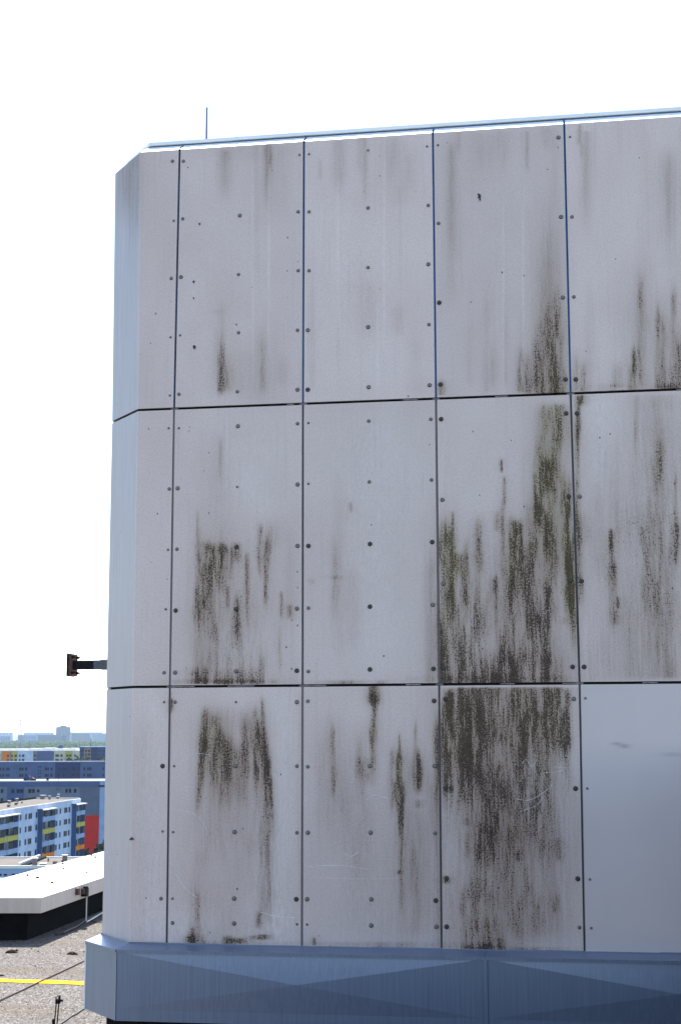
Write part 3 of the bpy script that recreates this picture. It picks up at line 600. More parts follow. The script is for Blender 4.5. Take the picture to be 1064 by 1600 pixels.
# rivets / screw caps
def rivet_mesh(r, cap, name):
    b = MB(); n = 12
    prof = [(r, 0.0), (r, .0022), (r*.76, .0026), (r*.72, .0032), (r*.66, .0062), (r*.44, .0085), (r*.28, .0088), (r*.22, .0070), (0, .0068)]
    rings = []
    for q, h in prof:
        rings.append(len(b.v)); k = n if q > 0 else 1
        for i in range(k):
            t = 2*math.pi*i/n; b.v.append((q*math.cos(t), -h, q*math.sin(t)))
    for a in range(len(prof)-1):
        mi = 0 if a < 3 or a >= 6 else 1
        for i in range(n):
            j = (i+1) % n
            if prof[a+1][0] == 0: b.f.append((rings[a]+i, rings[a]+j, rings[a+1]))
            else: b.f.append((rings[a]+i, rings[a]+j, rings[a+1]+j, rings[a+1]+i))
            b.m.append(mi)
    return b.mesh(name, [M['washer'], M[cap]], smooth=False)
RM = {'c': rivet_mesh(.0165, 'screw', 'rivet_clean'), 'd': rivet_mesh(.022, 'screw_dirty', 'rivet_stained'), 'm': rivet_mesh(.020, 'screw', 'rivet_large'), 's': rivet_mesh(.011, 'screw', 'rivet_small')}
RV = {
 (0, 0): 'c270,252 s272,345 c268,435 s267,527 s266,618', (0, 1): 'c287,252 c286,342 m283,433 s282,524 c280,616 m375,337 c373,429 c373,520 c371,612 s468,242 c466,331 c466,423 c465,516 m465,609',
 (0, 2): 's483,241 c483,331 c483,423 m481,516 d481,609 s575,235 c575,325 c575,418 m575,511 m576,605 s667,229 c669,321 m669,413 c670,507 m671,602',
 (0, 3): 's684,227 c685,349 d686,473 d688,601 m872,215 m876,339 m879,465 d883,593', (0, 4): 's890,214 c893,339 c896,464 d899,593 c1094,200 c1100,330 c1104,460 d1110,590',
 (1, 0): 's264,669 c265,764 s263,859 s259.5,952 c257,1051', (1, 1): 's280,669 m278,763 c277,858 d275,954 m274,1051 m372,666 s371,761 d370,855 d369,952 m369,1049 c465,662 m465,757 m465,853 m464,951 d464,1048',
 (1, 2): 's482,661 s482,756 d482,853 c482,950 c482,1049 c576,658 c577,753 d578,850 d578,948 d578,1046 c673,655 c674,750 d675,847 m676,945 d677,1045',
 (1, 3): 'd689,655 m691,781 m692.5,912 d693,1044 d884,646 d888,776 d891,907 d894,1042', (1, 4): 'd901,646 m905,776 d908,908 d912,1042 c1118,640 c1122,770 c1126,900 c1130,1040',
 (2, 0): 's257,1097 d254.5,1197 s254.5,1299 c252,1404', (2, 1): 'c274,1097 s272.5,1197 s271,1300 s270,1404 c270,1442 s369,1097 m368,1197 m367,1300 m366,1404 m366,1443 m464,1097 c464,1197 c464,1301 d463,1405 s464,1444',
 (2, 2): 'c481,1095.5 c481,1198 m481,1301 m480,1405 s480,1444.5 m578,1197 m579,1301 m580,1405 m580,1446 d678,1095 m679,1197 c679.5,1302 d680.5,1407 m681.5,1448',
 (2, 3): 'd695.5,1092 d696,1231 d697.5,1372.5 d697.5,1448 m896,1092 d898.6,1232 d902,1373 c904.5,1449', (2, 4): 's914,1091 s917,1232 s921,1374 s923,1450 s1136,1090 s1140,1230 s1145,1370 s1149,1448'}
for key, st in RV.items():
    for it in st.split():
        x, y = it[1:].split(','); P = onY(float(x), float(y), 0)
        o = link('rivet', RM[it[0]], PN[key], loc=(P[0], -.0025, P[2])); o.rotation_euler = (0, random.uniform(0, 6), 0)
for row in range(3):
    for ci in (6, 7, 8):
        for dx in (.035, 1.2):
            for k in range(4):
                P = (XJ[ci-1][0]+dx+.02, -.0025, ZJ[row]-.12-k*.78); link('rivet', RM['c'], PN[(row, ci)], loc=P)

# dark insects / droppings stuck on the boards
for k, (x, y, a, rr_, row, ci) in enumerate(((748, 306, .024, 0, 0, 3), (750, 311, .020, 1, 0, 3), (312, 350, .018, 1, 0, 1), (303, 440, .014, 1, 0, 1), (304, 542, .020, 1, 0, 1), (303, 466, .010, 0, 0, 1))):
    P = onY(x, y, 0); b = MB()
    for j in range(4):
        c = np.array([P[0]+random.uniform(-.3, .3)*a, -.004, P[2]+random.uniform(-.7, .7)*a]); s_ = a*random.uniform(.35, .62)
        b.poly([(c[0]+s_*math.cos(t)*.8, c[1]-.004*(1+.2*j), c[2]+s_*math.sin(t)*random.uniform(.8, 1.4)) for t in np.linspace(0, 6.283, 8)[:-1]])
        b.tube([(c[0], -.001, c[2]), (c[0]+s_*.2, -.006-.001*j, c[2]+s_*.2)], s_*.6, 6)
    b.build('dirt_spot', M['washer'], PN[(row, ci)], fix=False)
b = MB(); P = onY(206, 1311, -.01); b.tube([(P[0]-.018, -.004, P[2]-.008), (P[0], -.018, P[2]+.008), (P[0]+.02, -.006, P[2]-.004)], [.006, .012, .004], 7); b.build('dirt_spot', M['washer'], PN[(2, 0)])

# chalky scratches on the lower boards
M['chalk'] = mat('chalky scratch', (.76, .68, .66), .8, 0, .08, 30)
def scratch(pts, w, key):
    P = [onY(x, y, 0) for x, y in pts]
    # smooth interpolation
    Q = []
    for i in range(len(P)-1):
        p0 = P[max(i-1, 0)]; p1 = P[i]; p2 = P[i+1]; p3 = P[min(i+2, len(P)-1)]
        for t in np.linspace(0, 1, 7)[:-1]: Q.append(.5*((2*p1)+(-p0+p2)*t+(2*p0-5*p1+4*p2-p3)*t*t+(-p0+3*p1-3*p2+p3)*t**3))
    Q.append(P[-1]); b = MB()
    for i in range(len(Q)-1):
        d = Q[i+1]-Q[i]; L_ = math.hypot(d[0], d[2])+1e-6; nx, nz_ = -d[2]/L_, d[0]/L_; ww = w*random.uniform(.2, .8)
        b.quad((Q[i][0]-nx*ww, -.0036, Q[i][2]-nz_*ww), (Q[i][0]+nx*ww, -.0036, Q[i][2]+nz_*ww), (Q[i+1][0]+nx*ww, -.0036, Q[i+1][2]+nz_*ww), (Q[i+1][0]-nx*ww, -.0036, Q[i+1][2]-nz_*ww))
    b.build('scratch', M['chalk'], PN[key], fix=False)
scratch([(272, 1265), (300, 1270), (318, 1285), (325, 1305)], .0022, (2, 1)); scratch([(275, 1365), (290, 1388), (308, 1402)], .003, (2, 1)); scratch([(408, 1425), (430, 1431), (462, 1434)], .003, (2, 1)); scratch([(330, 1180), (300, 1178), (276, 1200)], .0018, (2, 1))
scratch([(572, 1250), (585, 1242), (608, 1248)], .0026, (2, 2)); scratch([(482, 1354), (530, 1352), (575, 1358)], .003, (2, 2)); scratch([(490, 1371), (560, 1373), (620, 1372)], .0014, (2, 2)); scratch([(536, 1332), (548, 1338), (560, 1331)], .003, (2, 2))
scratch([(806, 1248), (826, 1250), (846, 1240), (862, 1226)], .0030, (2, 3)); scratch([(812, 1268), (838, 1258), (848, 1244)], .0020, (2, 3)); scratch([(864, 1198), (884, 1199)], .0016, (2, 3)); scratch([(840, 1291), (870, 1291)], .0010, (2, 3)); scratch([(852, 1207), (868, 1206), (880, 1203)], .003, (2, 3)); scratch([(815, 1193), (822, 1186), (830, 1198), (838, 1188)], .0022, (2, 3))
scratch([(168, 1330), (176, 1350), (182, 1366)], .0022, (2, 0)); scratch([(212, 1400), (222, 1380), (236, 1372)], .0018, (2, 0))

# body behind the boards, rails in the joints
CX = -1.62
core = [np.array([CX-.37, 7.0]), np.array([CX-.37, .53]), np.array([CX+.02, .06]), np.array([XE+.3, .06]), np.array([XE+.3, 7.0])]
b = MB(); b.prism([(p[0], p[1]) for p in core], EYE-2.5, EYE+5.66); b.build('body', M['dark_gap'], HOUSE)
for ci in range(0, 8):
    for row in range(3):
        x0, x1 = XJ[ci][row], XJ[ci][row+1]; z0, z1 = ZJ[row]-.016, ZJ[row+1]+.016
        rec = .012 if row == 0 else .006
        if ci == 0 and row == 0: rec = .026
        w = .0102
        def seg(u0, u1, y, hw, mt, nm):
            b = MB(); za, zb_ = z0+(z1-z0)*u0, z0+(z1-z0)*u1; xa, xb = x0+(x1-x0)*u0, x0+(x1-x0)*u1
            b.hexa([(xb-hw, y, zb_), (xb+hw, y, zb_), (xb+hw, .055, zb_), (xb-hw, .055, zb_), (xa-hw, y, za), (xa+hw, y, za), (xa+hw, .055, za), (xa-hw, .055, za)])
            b.build(nm, mt, HOUSE)
        seg(0, 1, rec, w, M['backing'] if row == 0 else M['backing_old'], 'joint_rail')
        if row == 0: seg(0, 1, rec-.003, .0035, M['b_dark'], 'joint_bead')
        else: seg(0, 1, rec-.004, .0042, M['washer'] if (row+ci) % 2 == 0 or ci == 3 else M['b_brown'], 'joint_bead')
        if row == 2 or (row == 1 and ci in (0, 1)):
            # pale sealant lip
            b = MB(); hw = .0022; xo = .0075
            b.hexa([(x1+xo-hw, rec-.005, z1), (x1+xo+hw, rec-.005, z1), (x1+xo+hw, rec-.001, z1), (x1+xo-hw, rec-.001, z1), (x0+xo-hw, rec-.005, z0), (x0+xo+hw, rec-.005, z0), (x0+xo+hw, rec-.001, z0), (x0+xo-hw, rec-.001, z0)])
            b.build('sealant_lip', M['tape'], HOUSE)
# horizontal joints: shadow gap with bits of torn tape
for row in (1, 2):
    for ci in range(1, 5):
        for k in range(1 if row == 1 else 2):
            xa = XJ[ci-1][row]+random.choice((.03, .55, .95, 1.1)); L_ = random.uniform(.06, .16)
            if row == 2: L_ *= 1.6
            b = MB(); b.box((xa, .006, ZJ[row]-.004), (xa+L_, .012, ZJ[row]+.005)); b.build('torn_tape', M['tape'], HOUSE)
    for ci in range(0, 4):
        b = MB(); x_ = XJ[ci][row]; b.box((x_-.035, .012, ZJ[row]-.010), (x_+.035, .03, ZJ[row]+.010)); b.build('joint_plate', M['backing_old'], HOUSE)

# top lips (one per board), upstand and coping
T0 = EYE+5.678
PL = plan(CORN[0])
def lip(xa, xb, parent):
    b = MB(); pr = [(0.0, T0+.001), (.062, T0+.064), (.066, T0+.060), (.004, T0-.003)]
    b.hexa([(xa, .0, T0-.003), (xb, .0, T0-.003), (xb, .125, T0+.088), (xa, .125, T0+.088), (xa, .0, T0+.001), (xb, .0, T0+.001), (xb, .12, T0+.092), (xa, .12, T0+.092)])
    b.build('top_lip', M['parapet_top'], parent)
for ci in range(1, 9): lip(XJ[ci-1][0]+.0105, XJ[ci][0]-.0105, PN[(0, ci)])
path = [np.array([CORN[0]-.415, 7.0]), np.array([CORN[0]-.415, .49]), np.array([CORN[0], 0.0]), np.array([XJ[0][0]-.0105, 0.0])]
b = MB(); sweep(b, path, [(0, T0+.001), (.12, T0+.092), (.124, T0+.088), (.004, T0-.003)]); b.build('top_lip', M['parapet_top'], PN[(0, 0)])
path = [np.array([CORN[0]-.415, 7.0]), np.array([CORN[0]-.415, .49]), np.array([CORN[0], 0.0]), np.array([XE, 0.0])]
b = MB(); sweep(b, path, [(.128, T0-.05), (.128, T0+.104), (.18, T0+.104), (.18, T0-.05)]); b.build('upstand', M['backing'], HOUSE)
cuts = [CORN[0], onY(365, 215, 0)[0], onY(640, 198)[0], onY(917, 178, 0)[0], 5.6, XE]
prof = [(.108, T0+.106), (.106, T0+.109), (.114, T0+.144), (.50, T0+.18), (.50, T0+.106)]
b = MB(); pth = [path[0], path[1], path[2], np.array([cuts[1]-.002, 0.0])]; sweep(b, pth, prof); b.build('coping', M['coping'], HOUSE)
for i in range(1, 5):
    if i == 2: continue
    x0 = cuts[i]+.002; x1 = cuts[i+1 if i != 1 else 3]-.002; k = (0, .0015)[i % 2]
    b = MB(); sweep(b, [np.array([x0, 0.0]), np.array([x1, 0.0])], [(n-k, z+k) for n, z in prof]); b.build('coping', M['coping'], HOUSE)
for i in (1, 3):
    b = MB(); sweep(b, [np.array([cuts[i]-.012, 0.0]), np.array([cuts[i]+.012, 0.0])], [(.104, T0+.105), (.102, T0+.108), (.110, T0+.148), (.50, T0+.184), (.50, T0+.108)]); b.build('coping_joint_cover', M['parapet_top'], HOUSE)
b = MB(); sweep(b, path, [(.19, T0-.2), (.45, T0-.2), (.45, T0+.14), (.19, T0+.14)]); b.build('coping_core', M['dark_gap'], HOUSE)
b = MB(); b.prism([(CORN[0]-.3, 7), (CORN[0]-.3, .7), (CORN[0]+.1, .2), (XE, .2), (XE, 7)], T0-.4, T0+.09); b.build('roof', M['bitumen'], HOUSE)
# back and left side sheets
b = MB(); b.box((CX-.41, .52, EYE-1.9), (CX-.375, 6.98, EYE+5.67)); b.box((CX-.37, 7.002, EYE-2.5), (XE+.3, 7.03, EYE+5.67)); b.build('side_cladding', M['clad'], HOUSE)

# ---- metal base
BY = -.18
p_c = onY(183, 1484, BY); ZBT = p_c[2]; ZBB = onY(180, 1595, BY)[2]
p_l = onZ(135.5, 1470, ZBT)
bc = np.array([p_c[0], BY]); bl = np.array([p_l[0], p_l[1]])
bpath = [np.array([bl[0], 7.2]), bl, bc, np.array([XE+.3, BY])]
xs = onY(757.5, 1500, BY)[0]
# flashing ledge
wp = [np.array([CX-.415, 7.2]), np.array([CX-.415, .49]), np.array([CX+.01, .0]), np.array([XE+.3, 0.0])]
def ledge(i, a=None, c=None):
    b = MB(); q0, q1, r0, r1 = [np.array(v) for v in (bpath[i], bpath[i+1], wp[i], wp[i+1])]
    if a is not None: q0 = np.array([a, BY]); r0 = np.array([a, 0.0])
    if c is not None: q1 = np.array([c, BY]); r1 = np.array([c, 0.0])
    zi, zo = ZJ[3]+.012, ZBT+.004
    ins = .03
    b.quad(P3(q0, zo), P3(q1, zo), P3(r1, zi), P3(r0, zi)); 
    return b, q0, q1, r0, r1, zi, zo
for i, a, c in ((0, None, None), (1, None, None), (2, None, xs-.001), (2, xs+.001, None)):
    b, q0, q1, r0, r1, zi, zo = ledge(i, a, c)
    # drip edge
    n = np.array([q1[1]-q0[1], -(q1[0]-q0[0])]); n = n/np.linalg.norm(n)*.012
    e0, e1 = q0+n, q1+n
    if i == 0: e1 = e1
    b.quad(P3(e0, zo-.002), P3(e1, zo-.002), P3(q1, zo), P3(q0, zo)); b.quad(P3(e0, zo-.03), P3(e1, zo-.03), P3(e1, zo-.002), P3(e0, zo-.002))
    b.quad(P3(r0, zi), P3(r1, zi), P3(r1, zi+.012), P3(r0, zi+.012))
    b.build('ledge_flashing', M['base'], HOUSE, fix=False)
def base_sheet(a, c, za, zb, bulge, name='base_sheet', nrm=None):
    """cross-broken sheet: four facets rising to the middle, flat hem below"""
    a = np.array(a); c = np.array(c); d = (c-a)/np.linalg.norm(c-a); n = np.array([d[1], -d[0]])
    b = MB(); zh = zb+.10*(1 if bulge else 0)
    mid = (a+c)/2+n*bulge; zm = (za+zh)/2
    A, B, C_, D_ = P3(a, za), P3(c, za), P3(c, zh), P3(a, zh); X = P3(mid, zm)
    for q in ((A, B), (B, C_), (C_, D_), (D_, A)): b.poly([q[1], q[0], X])
    if bulge: b.quad(P3(a, zb), P3(c, zb), C_, D_)
    for s, e in ((a, c),):
        i0, i1 = s-n*.04, e-n*.04
        b.quad(P3(s, zb), P3(i0, zb), P3(i1, zb), P3(e, zb)); b.quad(P3(s, zb), P3(s, za), P3(i0, za), P3(i0, zb)); b.quad(P3(e, zb), P3(i1, zb), P3(i1, za), P3(e, za))
    b.build(name, M['base'], HOUSE, fix=False)
zt_ = ZBT-.020
bd = (bc-bl)/np.linalg.norm(bc-bl)
base_sheet(bl+bd*.003, bc-bd*.006, zt_, ZBB, .0)
base_sheet(np.array([bc[0]+.006, BY]), np.array([xs-.020, BY]), zt_, ZBB, .027)
xr2 = onY(1370, 1500, BY)[0]
base_sheet(np.array([xs+.020, BY]), np.array([xr2-.02, BY]), zt_, ZBB, .027)
base_sheet(np.array([xr2+.02, BY]), np.array([XE+.3, BY]), zt_, ZBB, .027)
base_sheet(np.array([bl[0], 7.2]), bl-np.array([0, -.003]), zt_, ZBB, .0)
for xx in (xs, xr2):
    b = MB(); b.box((xx-.0185, BY-.008, ZBB), (xx+.0185, BY+.02, zt_-.006)); b.build('cover_strip', M['base'], HOUSE)
b = MB(); b.box((bl[0]-.012, bl[1]-.004, ZBB), (bl[0]+.002, bl[1]+.03, zt_)); b.build('corner_strip', M['coping'], HOUSE)
# inner support of the base and recessed foot, coloured black for its shade
b = MB(); b.prism([(bl[0]+.08, 7.0), (bl[0]+.08, bl[1]+.05), (bc[0]+.06, BY+.07), (XE+.2, BY+.07), (XE+.2, 7.0)], ZBB+.02, ZBT-.03); b.build('base_core', M['dark_gap'], HOUSE)
b = MB(); b.prism([(CX-.36, 6.9), (CX-.36, .55), (CX+.08, .12), (XE+.2, .12), (XE+.2, 6.9)], ZR, ZBB+.019); b.build('foot_wall', M['bitumen'], HOUSE)

# ---- steel stub sticking out of the left side
sx = CX-.415; ys = 1.25
ctr = onY(150, 1039, ys)
xl = onY(112.5, 1039, ys)[0]
BRK = link('steel_stub', None, HOUSE); BRK.location = Vector((xl, ys, ctr[2]))-wloc(HOUSE)
def on_brk(b, name, m_): return b.build(name, m_, BRK)
b = MB(); b.box((xl+.012, ys-.045, ctr[2]-.045), (onY(149, 1039, ys)[0], ys+.045, ctr[2]+.045)); on_brk(b, 'arm', M['black_steel'])
b = MB(); xw = onY(149, 1039, ys)[0]
for k in range(6):
    x0 = xw+(sx+.05-xw)*k/6; e = .047+.004*((k*7) % 3); b.box((x0, ys-e, ctr[2]-e), (x0+(sx+.05-xw)/6, ys+e, ctr[2]+e))
on_brk(b, 'wrapping', M['wrap'])
b = MB(); b.box((xl, ys-.105, ctr[2]-.112), (xl+.028, ys+.105, ctr[2]+.112)); on_brk(b, 'end_plate', M['rusty'])
b = MB(); b.box((xl-.012, ys-.125, ctr[2]-.118), (xl-.0005, ys+.10, ctr[2]+.118)); on_brk(b, 'face_plate', M['black_steel'])
for sy in (-1, 1):
    for sz in (-1, 1):
        b = MB(); c = (xl+.028, ys+sy*.075, ctr[2]+sz*.080); b.tube([c, (c[0]+.022, c[1], c[2])], .016, 6); b.tube([(c[0]+.022, c[1], c[2]), (c[0]+.040, c[1], c[2])], .009, 6); on_brk(b, 'bolt', M['black_steel'])

# ---- lightning rod on the roof
yr = 1.4; bt = onY(323, 206, yr); tp = onY(323.6, 168, yr)
b = MB(); b.tube([(bt[0], yr, EYE+5.76), (bt[0], yr, bt[2]), (tp[0], yr, tp[2])], [.013, .012, .011], 6); o = b.build('lightning_rod', M['rod'])
tag(o, 'slim grey lightning rod standing up behind the roof coping', 'lightning rod')

# ------------------------------------------------------------------ the housing estate
class Frame:
    """a vertical wall plane: origin (world xy), u along the wall to the right, n outward"""
    def __init__(s, a, c):
        s.a = np.array(a[:2], float); d = np.array(c[:2], float)-s.a; s.L = np.linalg.norm(d); s.u = d/s.L; s.n = np.array([s.u[1], -s.u[0]])
    def U(s, px, py, off=0.0):
        r = ray(px, py); o = s.a+s.n*off; t = ((o-CAM[:2])@s.n)/(r[:2]@s.n); P = CAM+r*t; return (P[:2]-s.a)@s.u, P[2]
    def p(s, u, n, z): q = s.a+s.u*u+s.n*n; return (q[0], q[1], z)
    def box(s, b, u0, u1, n0, n1, z0, z1, mi=0):
        b.hexa([s.p(u0, n1, z0), s.p(u1, n1, z0), s.p(u1, n0, z0), s.p(u0, n0, z0), s.p(u0, n1, z1), s.p(u1, n1, z1), s.p(u1, n0, z1), s.p(u0, n0, z1)], mi)
def part(fr, parent, name, m_, *bx, mi=0):
    b = MB()
    for q in bx: fr.box(b, *q)
    return b.build(name, m_, parent)
def window(fr, parent, u0, u1, z0, z1, n=0.0, fw=.09, fm='frame'):
    f = part(fr, parent, 'window', M[fm], (u0, u0+fw, n, n+.06, z0, z1), (u1-fw, u1, n, n+.06, z0, z1), (u0+fw, u1-fw, n, n+.06, z0, z0+fw), (u0+fw, u1-fw, n, n+.06, z1-fw, z1))
    if u1-u0 > 1.2: part(fr, f, 'sash_bar', M['frame'], ((u0+u1)/2-.05, (u0+u1)/2+.05, n+.03, n+.055, z0+fw, z1-fw))
    part(fr, f, 'pane', M['glass'], (u0+fw, u1-fw, n-.02, n+.03, z0+fw, z1-fw))
    return f

# near low block with gravel roof and chimneys
D = 150; a = onD(-80, 1352, D); c = onD(200, 1352, D); fr = Frame(a, c); zt = onD(40, 1352.5, D)[2]
Bn = thing('near_flat_block', (*a[:2], 0), 'flat-roofed block with chimneys just beyond the white parapet', 'building')
part(fr, Bn, 'wall', M['b_pale'], (0, fr.L, -10.6, 0, 0, zt-.3))
rf = part(fr, Bn, 'roof', M['b_roof'], (.3, fr.L-.3, -10.3, -.3, zt-.29, zt-.12))
part(fr, Bn, 'parapet', M['b_cap'], (0, fr.L, -.3, .05, zt-.29, zt), (0, fr.L, -10.6, -10.3, zt-.29, zt))
for x in (30, -60):
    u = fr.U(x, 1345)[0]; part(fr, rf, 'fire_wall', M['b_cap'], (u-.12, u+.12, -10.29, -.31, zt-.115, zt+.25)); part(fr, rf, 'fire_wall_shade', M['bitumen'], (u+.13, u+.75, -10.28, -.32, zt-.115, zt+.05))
for px, py, w, h, cap in ((55, 1350, .42, .75, 1), (102, 1344, .45, .6, 1), (86.5, 1349, .38, .35, 0), (68, 1352, .55, .22, 1), (98, 1347, .15, .3, 0), (76, 1344, .12, .3, 0)):
    u, z = fr.U(px, py); q = max(-9.5, -(py < 1350)*(1351-py)*.75-.8); u = fr.U(px, py, q)[0]
    ch = part(fr, rf, 'chimney', M['b_brown'] if w > .3 else M['bitumen'], (u-w/2, u+w/2, q-w/2, q+w/2, zt-.11, zt-.11+h))
    if cap: part(fr, ch, 'cap', M['b_cap'], (u-w/2-.1, u+w/2+.1, q-w/2-.1, q+w/2+.1, zt-.11+h, zt-.03+h))
for x in (5, 26):
    u = fr.U(x, 1363)[0]
    for s_ in (-.28, .28): part(fr, Bn, 'vent', M['glass'], (u+s_-.16, u+s_+.16, 0, .03, zt-1.0, zt-.82))

# balcony block
A = onD(0, 1264, 312); C_ = onD(127, 1245, 366); d = (C_-A)[:2]; d = d/np.linalg.norm(d)
A2 = A[:2]-d*38; fr = Frame(A2, C_[:2]); zt = EYE-16.75
BB = thing('balcony_block', (*A2, 0), 'white panel block with stacked yellow and orange balconies', 'building')
part(fr, BB, 'wall', M['b_white'], (0, fr.L, -12, 0, 0, zt-.25))
rf = part(fr, BB, 'roof', M['b_roof'], (.3, fr.L-.3, -11.7, -.3, zt-.24, zt-.08))
part(fr, BB, 'parapet', M['b_cap'], (0, fr.L, -.3, .04, zt-.24, zt), (0, fr.L, -12, -11.7, zt-.24, zt+.12), (fr.L-.3, fr.L, -11.69, -.31, zt-.24, zt+.2))
part(fr, BB, 'parapet_shade_strip', M['bitumen'], (0, fr.L-.31, -11.69, -11.6, zt-.07, zt+.34))  # black strip stands in for the shaded inner face of the far parapet
for px, py, w, h in ((15, 1259, .5, 1.0), (14, 1261, .5, .5), (27, 1256, .5, 1.1), (25.5, 1258, .5, .5), (67, 1248.5, .9, .8), (78, 1249, .5, .7), (44, 1246.5, .4, .5), (92, 1246.5, .5, .8), (91, 1248, .5, .4), (35, 1255, .3, .3)):
    r = ray(px, py); P = CAM+r*((zt-.08-CAM[2])/r[2]); q = (P[:2]-fr.a); u, n = q@fr.u, q@fr.n; n = max(-11, min(-1, n))
    ch = part(fr, rf, 'chimney', M['b_brown'], (u-w/2, u+w/2, n-w/2, n+w/2, zt-.07, zt+h)); part(fr, ch, 'cap', M['b_cap'], (u-w/2-.1, u+w/2+.1, n-w/2-.1, n+w/2+.1, zt+h, zt+h+.1))
NS = 10
for x0, x1 in ((-26, -22), (-15, -11), (32, 34.3), (40.3, 42.8), (45.3, 50.8), (56.6, 59.2), (87.6, 90.6), (93.8, 96), (100.8, 105.8), (107.6, 110)):
    u0 = fr.U(x0, 1265)[0]; u1 = fr.U(x1, 1265)[0]
    for k in range(NS):
        window(fr, BB, u0, u1, zt-2.95-2.8*k, zt-1.6-2.8*k, 0.001)
cb = {0: 'b_pale', 1: 'b_yellow', 2: 'b_pale', 3: 'b_orange', 4: 'b_pale', 5: 'b_yellow', 6: 'b_pale', 7: 'b_orange', 8: 'b_pale', 9: 'b_yellow'}
DP = 1.15
for ix, (x0, x1) in enumerate(((-70, -36), (-4, 30.5), (67.6, 87.5), (120, 133.8))):
    u0 = fr.U(x0, 1265, DP)[0]; u1 = fr.U(x1, 1265, DP)[0]
    part(fr, BB, 'balcony_side_wall', M['b_side'], (u0, u0+.15, .001, DP, 0, zt-1.35)); part(fr, BB, 'balcony_side_wall', M['b_side'], (u1-.15, u1, .001, DP, 0, zt-1.35))
    part(fr, BB, 'balcony_canopy', M['b_cap'], (u0-.15, u1+.25, .001, DP+.45, zt-1.34, zt-1.12))
    part(fr, BB, 'canopy_edge', M['bitumen'], (u0-.45, u0-.16, -.3, DP+.1, zt-1.28, zt-1.0))
    for k in range(NS):
        z1 = zt-2.85-2.8*k; key = cb[k] if not (ix == 1 and k == 3) else 'b_pale'
        f = part(fr, BB, 'balcony', M[key], (u0+.16, u1-.16, DP-.12, DP+.05, z1-1.05, z1), (u0+.16, u1-.16, .01, DP-.13, z1-1.05, z1-.9))
        part(fr, f, 'balcony_split', M['b_side'], ((u0+u1)/2-.04, (u0+u1)/2+.04, DP+.051, DP+.07, z1-1.04, z1-.01))
        # glazed back wall in shade
        ww = u1-u0; nb = 5 if ww > 6 else 3
        for j in range(nb):
            ua = u0+.2+j*(ww-.4)/nb; ub = ua+(ww-.4)/nb-.18
            g_ = part(fr, f, 'balcony_glazing', M['glass'], (ua, ub, DP-.10 if (j+k+ix) % 3 == 0 else .02, DP-.06 if (j+k+ix) % 3 == 0 else .05, z1+.01, z1+1.42))
        part(fr, f, 'mullion', M['frame'], (u0+.2+2*(ww-.4)/nb-.14, u0+.2+2*(ww-.4)/nb-.02, DP-.1, DP-.04, z1+.005, z1+1.42))

# generic slab parallel to the view
def slab(name, label, D, ytop, x0, x1, depth, wall, cap='b_cap', roofvis=True, rot=0.0):
    a = onD(x0, ytop, D-rot); c = onD(x1, ytop, D+rot); fr = Frame(a, c); zt = onD((x0+x1)/2, ytop, D)[2]
    t = thing(name, (*a[:2], 0), label, 'building')
    part(fr, t, 'wall', M[wall], (0, fr.L, -depth, 0, 0, zt-.35)); rf = part(fr, t, 'roof', M[cap], (-.1, fr.L+.1, -depth-.1, .1, zt-.34, zt)); return t, fr, zt, rf
def sec(fr, t, x0, x1, y, mt, zt, n=.12, z0=0, name='facade_section', top=.36):
    return part(fr, t, name, M[mt], (fr.U(x0, y)[0], fr.U(x1, y)[0], .001, n, z0, zt-top))
# grey block with the red gable field
t, fr, zt, rf = slab('grey_slab_block', 'long grey panel block with tall red field on its right end', 450, 1219.5, -90, 168, 12, 'b_grey')
part(fr, t, 'roof_band', M['b_slate'], (fr.U(-90, 1225)[0], fr.U(156, 1225)[0], .001, .2, zt-1.9, zt-.5))
sec(fr, t, 12, 38, 1235, 'b_slate', zt, .13, 0, top=1.92); sec(fr, t, -90, -30, 1235, 'b_slate', zt, .13, 0, top=1.92)
sec(fr, t, 156.5, 168, 1235, 'b_pale', zt, .10, 0)
zr1 = fr.U(140, 1274)[1]; part(fr, t, 'red_field', M['b_red'], (fr.U(131, 1300)[0], fr.U(154.8, 1300)[0], .001, .16, 0, zr1))
u0, u1 = fr.U(126, 1240)[0], fr.U(155, 1240)[0]
for k in range(17):
    u = u0+(u1-u0)*k/16; part(fr, t, 'rib', M['b_slate'], (u-.03, u+.03, .001, .07, zr1+.05, zt-1.92))
part(fr, t, 'gutter', M['bitumen'], (fr.U(155.2, 1228)[0], fr.U(164, 1228)[0], .15, .5, zt-2.0, zt-1.5))
for k in range(7):
    zc = zt-3.2-2.8*k
    for x0, x1 in ((-60, -56), (-50, -46), (-20, -16), (2, 6.2), (19, 23), (27, 32), (32.6, 37.2), (45, 50), (51, 55), (58, 63), (103, 106.2), (108, 112), (116, 120)):
        n = .14 if 12 < x0 < 38 or x0 < -30 else .002
        window(fr, t, fr.U(x0, 1235)[0], fr.U(x1, 1235)[0], zc-.6, zc+.6, n, .08, 'b_dark' if x0 != 58 else 'frame')
    for x0 in (87.5, 91.2):
        for dz in (.55, -.9): window(fr, t, fr.U(x0, 1235)[0], fr.U(x0+3.2, 1235)[0], zc+dz-.25, zc+dz+.25, .002, .07)
